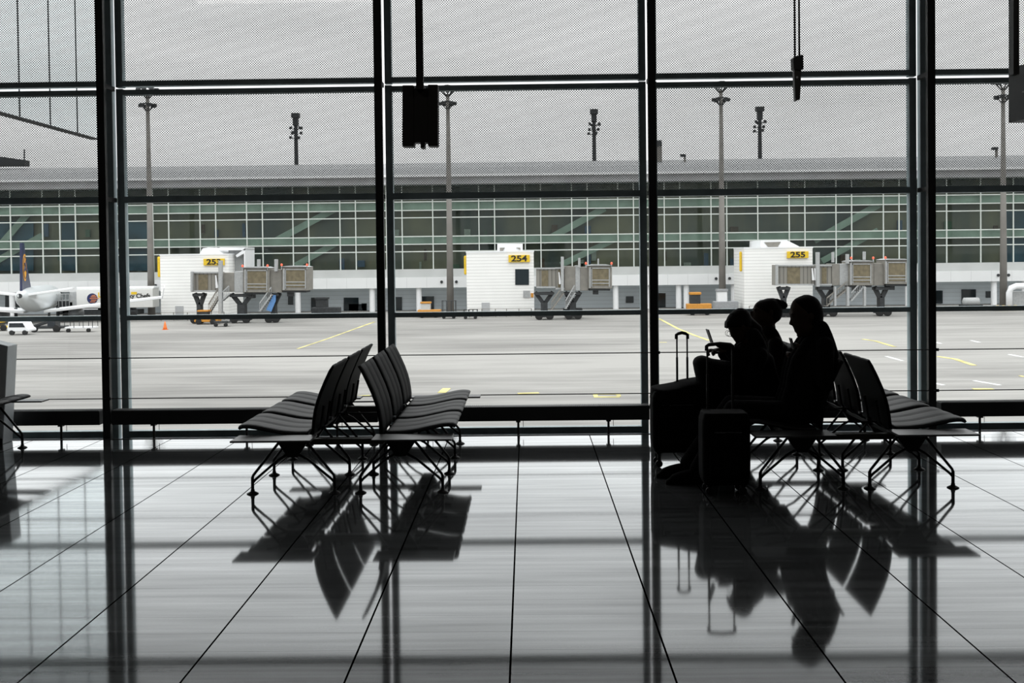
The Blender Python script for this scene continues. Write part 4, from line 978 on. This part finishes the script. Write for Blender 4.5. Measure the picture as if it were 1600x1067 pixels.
s0 = at(186, 459.5, Yt-.02); text('truck_lettering', 'LSG', .95, (at(162, 461, Yt).x, Yt-.05, at(162, 461, Yt).z), K_yel, t, bold=.03)
mb = MB(); s1 = at(209, 458, Yt); mb.box((s1.x-.35, Yt-.06, s1.z-.18), (s1.x+.45, Yt-.03, s1.z+.18)); mb.build('yellow_mark', K_yel, t)
mb = MB(); xm0, xm1 = at(122, 500, Yt).x, at(232, 500, Yt).x
mb.beam((xm0+.5, Yt+.4, ZA+1.2), (xm1-2.5, Yt+.4, zb-.1), .16, .2); mb.beam((xm1-2.5, Yt+.4, ZA+1.2), (xm0+.5, Yt+.4, zb-.1), .16, .2)
mb.beam((xm0+.5, Yt+2.2, ZA+1.2), (xm1-2.5, Yt+2.2, zb-.1), .16, .2); mb.beam((xm1-2.5, Yt+2.2, ZA+1.2), (xm0+.5, Yt+2.2, zb-.1), .16, .2)
mb.build('scissor_lift', K_dark, t)
MB().box((xm0-2.2, Yt+.1, ZA+.6), (xm1-1.5, Yt+2.5, ZA+1.25)).build('chassis', K_dark, t)
MB().box((xm0-3.0, Yt+.1, ZA+.7), (xm0-.6, Yt+2.4, ZA+2.6)).build('cab', K_dark, t, bevel=.2)
mb = MB()
for u in range(3): mb.box((xm0, Yt+.02, ZA+1.35+u*.28), (xm0+2.8, Yt+.08, ZA+1.47+u*.28))
mb.build('side_rail', K_wmet, t)
wheels(t, (xm0-1.7, xm0+4.6, xm1-2.2), Yt+.2, .5)
def vehicle(name, label, x0, x1, ytop, ybase, body, parts='van', cat='vehicle', cabm=None):
    d = ray((x0+x1)/2, ybase); Y = (d/d.z*(ZA-CH)).y
    a, b = at(x0, ytop, Y), at(x1, ytop, Y); h = a.z-ZA; L = b.x-a.x
    t = thing(name, label, cat, ((a.x+b.x)/2, Y+1, ZA))
    if parts == 'van':
        MB().prism([(a.x, ZA+.4), (b.x, ZA+.4), (b.x, ZA+h*.45), (b.x-L*.10, ZA+h*.55), (b.x-L*.25, ZA+h), (a.x+L*.04, ZA+h), (a.x, ZA+h*.55)], Y, Y+1.8).build('van_body', body, t, bevel=.06)
        MB().prism([(a.x+L*.08, ZA+h*.58), (b.x-L*.18, ZA+h*.58), (b.x-L*.28, ZA+h*.9), (a.x+L*.10, ZA+h*.9)], Y-.02, Y+.02).build('side_window', K_winA, t)
        wheels(t, (a.x+L*.2, b.x-L*.2), Y+.12, .27)
    elif parts == 'tug':
        MB().box((a.x, Y, ZA+.3), (b.x, Y+1.6, ZA+h*.5)).build('tug_body', body, t, bevel=.08)
        MB().box((a.x+L*.15, Y+.2, ZA+h*.45), (a.x+L*.55, Y+1.4, ZA+h*.9)).build('cab', cabm or K_dark, t, bevel=.06)
        MB().box((a.x+L*.12, Y+.1, ZA+h*.9), (a.x+L*.58, Y+1.5, ZA+h)).build('cab_roof', body, t, bevel=.03)
        wheels(t, (a.x+L*.2, b.x-L*.2), Y-.02, .36)
    elif parts == 'cart':
        MB().box((a.x, Y, ZA+.45), (b.x, Y+1.5, ZA+.6)).build('cart_deck', body, t)
        mb = MB()
        for u in range(4): xx = a.x+.05+(L-.1)*u/3; mb.tube([(xx, Y, ZA+.5), (xx, Y, ZA+h)], .04, 5); mb.tube([(xx, Y+1.5, ZA+.5), (xx, Y+1.5, ZA+h)], .04, 5)
        mb.tube([(a.x, Y, ZA+h), (b.x, Y, ZA+h)], .04, 5); mb.build('cart_frame', K_dark, t)
        wheels(t, (a.x+L*.15, b.x-L*.15), Y, .22)
    elif parts == 'tank':
        MB().box((a.x, Y, ZA+.4), (b.x, Y+1.5, ZA+.7)).build('chassis', K_dark, t)
        MB().lathe((a.x+L*.08, Y+.75, ZA+h*.62), [(h*.12, 0), (h*.34, .2), (h*.34, L*.8), (h*.12, L*.86)], 18, 'x').build('tank', body, t, smooth=True)
        wheels(t, (a.x+L*.2, b.x-L*.2), Y-.02, .33)
    elif parts == 'loader':
        MB().box((a.x, Y, ZA+.4), (b.x, Y+2, ZA+h*.38)).build('loader_body', body, t, bevel=.05)
        MB().beam((a.x+L*.1, Y+.5, ZA+h*.4), (b.x-L*.05, Y+.5, ZA+h*.95), .9, .25).build('belt', K_dark, t)
        MB().box((a.x+L*.55, Y, ZA+h*.35), (a.x+L*.8, Y+1.4, ZA+h*.8)).build('cab', cabm or K_winA, t, bevel=.05)
        wheels(t, (a.x+L*.15, b.x-L*.15), Y-.02, .4)
    return t
vehicle('van', 'white and black minivan parked under the tail of the airliner', 11, 45, 503, 523.5, K_wmet, 'van')
vehicle('baggage_loader', 'dark baggage loader on the apron right of the white minivan', 46, 96, 496, 519, K_dark, 'loader')
vehicle('baggage_cart', 'open baggage cart with white rails left of the first column', 100, 145, 500, 519, K_wmet, 'cart')
vehicle('pickup_truck', 'yellow service truck at the far left edge under the wing', -16, 11, 503, 517, K_yel, 'tug')
vehicle('tow_tractor', 'orange tow tractor under the gate 253 bridge', 303, 340, 485, 507, K_oran2, 'tug')
vehicle('baggage_dolly', 'flat dark baggage dolly beside the orange tow tractor', 334, 356, 502, 510.5, K_dark, 'cart')
vehicle('belt_loader', 'dark loader vehicle standing below the cabins of gate 253', 486, 530, 465, 496, K_dark, 'tug')
vehicle('service_van', 'orange and red service vehicle left of the gate 254 house', 652, 688, 472, 496.5, K_oran2, 'tug', cabm=mat('cab_white', (.5, .5, .48), .5, noise=.05))
vehicle('service_truck', 'dark flat service truck between mast and gate 254 house', 690, 712, 470, 498, K_dark, 'cart')
vehicle('red_cart', 'small red cart at the foot of the gate 254 house', 724, 746, 484, 498.5, mat('cart_red', (.22, .02, .03), .5, noise=.1), 'cart')
vehicle('ground_tractor', 'dark box on wheels under the gate 254 bridge', 880, 910, 466, 497, K_dark, 'tug')
vehicle('loading_tractor', 'orange and black loader left of the gate 255 house', 1074, 1112, 457, 492.5, K_oran2, 'tug')
vehicle('supply_truck', 'white and grey supply truck in front of the gate 255 mast', 1116, 1154, 452, 490, mat('truck_grey', (.3, .31, .32), .5, noise=.1), 'tug', cabm=K_wmet)
vehicle('tank_trailer', 'small grey tank trailer by a doorway in the right bay', 1505, 1536, 464.5, 484, K_bridge2, 'tank')
# traffic cones and barriers
def cone(px, py, label):
    p = onz(px, py, ZA); t = thing('traffic_cone', label, 'traffic cone', p)
    MB().lathe(tuple(p), [(.26, .04), (.20, .3), (.13, .6), (.05, .95)], 14).build('cone_body', K_orange, t, smooth=True); MB().cbox((p.x, p.y, ZA+.025), (.6, .6, .05)).build('cone_base', K_orange, t)
cone(258, 515, 'single orange traffic cone on the open apron near the first column')
cone(1228, 493, 'orange traffic cone seen between the heads of the travellers')
p = onz(1582, 485.5, ZA); t = thing('safety_barrier', 'black and yellow striped barrier on the apron at the far right', 'barrier', p)
c0, c1 = onz(1552, 486, ZA), onz(1588, 485.5, ZA)
for k in range(8):
    u0, u1 = k/8, (k+1)/8
    MB().box((c0.x+(c1.x-c0.x)*u0, c0.y, ZA+.12), (c0.x+(c1.x-c0.x)*u1, c0.y+.25, ZA+.75)).build('barrier_block', K_yel if k % 2 else K_blk, t)
# large pipe at the right
a = at(1577, 470, 146); t = thing('air_duct', 'shiny white duct elbow rising from the apron at the right edge', 'duct', (a.x, 146, ZA))
zz_ = at(1590, 447, 146).z
MB().tube([(a.x, 146, ZA), (a.x, 146, zz_-.9), (a.x+.25, 146, zz_-.25), (a.x+.9, 146, zz_), (a.x+6, 146, zz_)], .42, 16).build('pipe', K_wmet, t, smooth=True)
MB().cbox((a.x+1.8, 147.2, ZA+1.2), (2.2, 1.5, 2.4)).build('pump_box', K_bridge2, t)
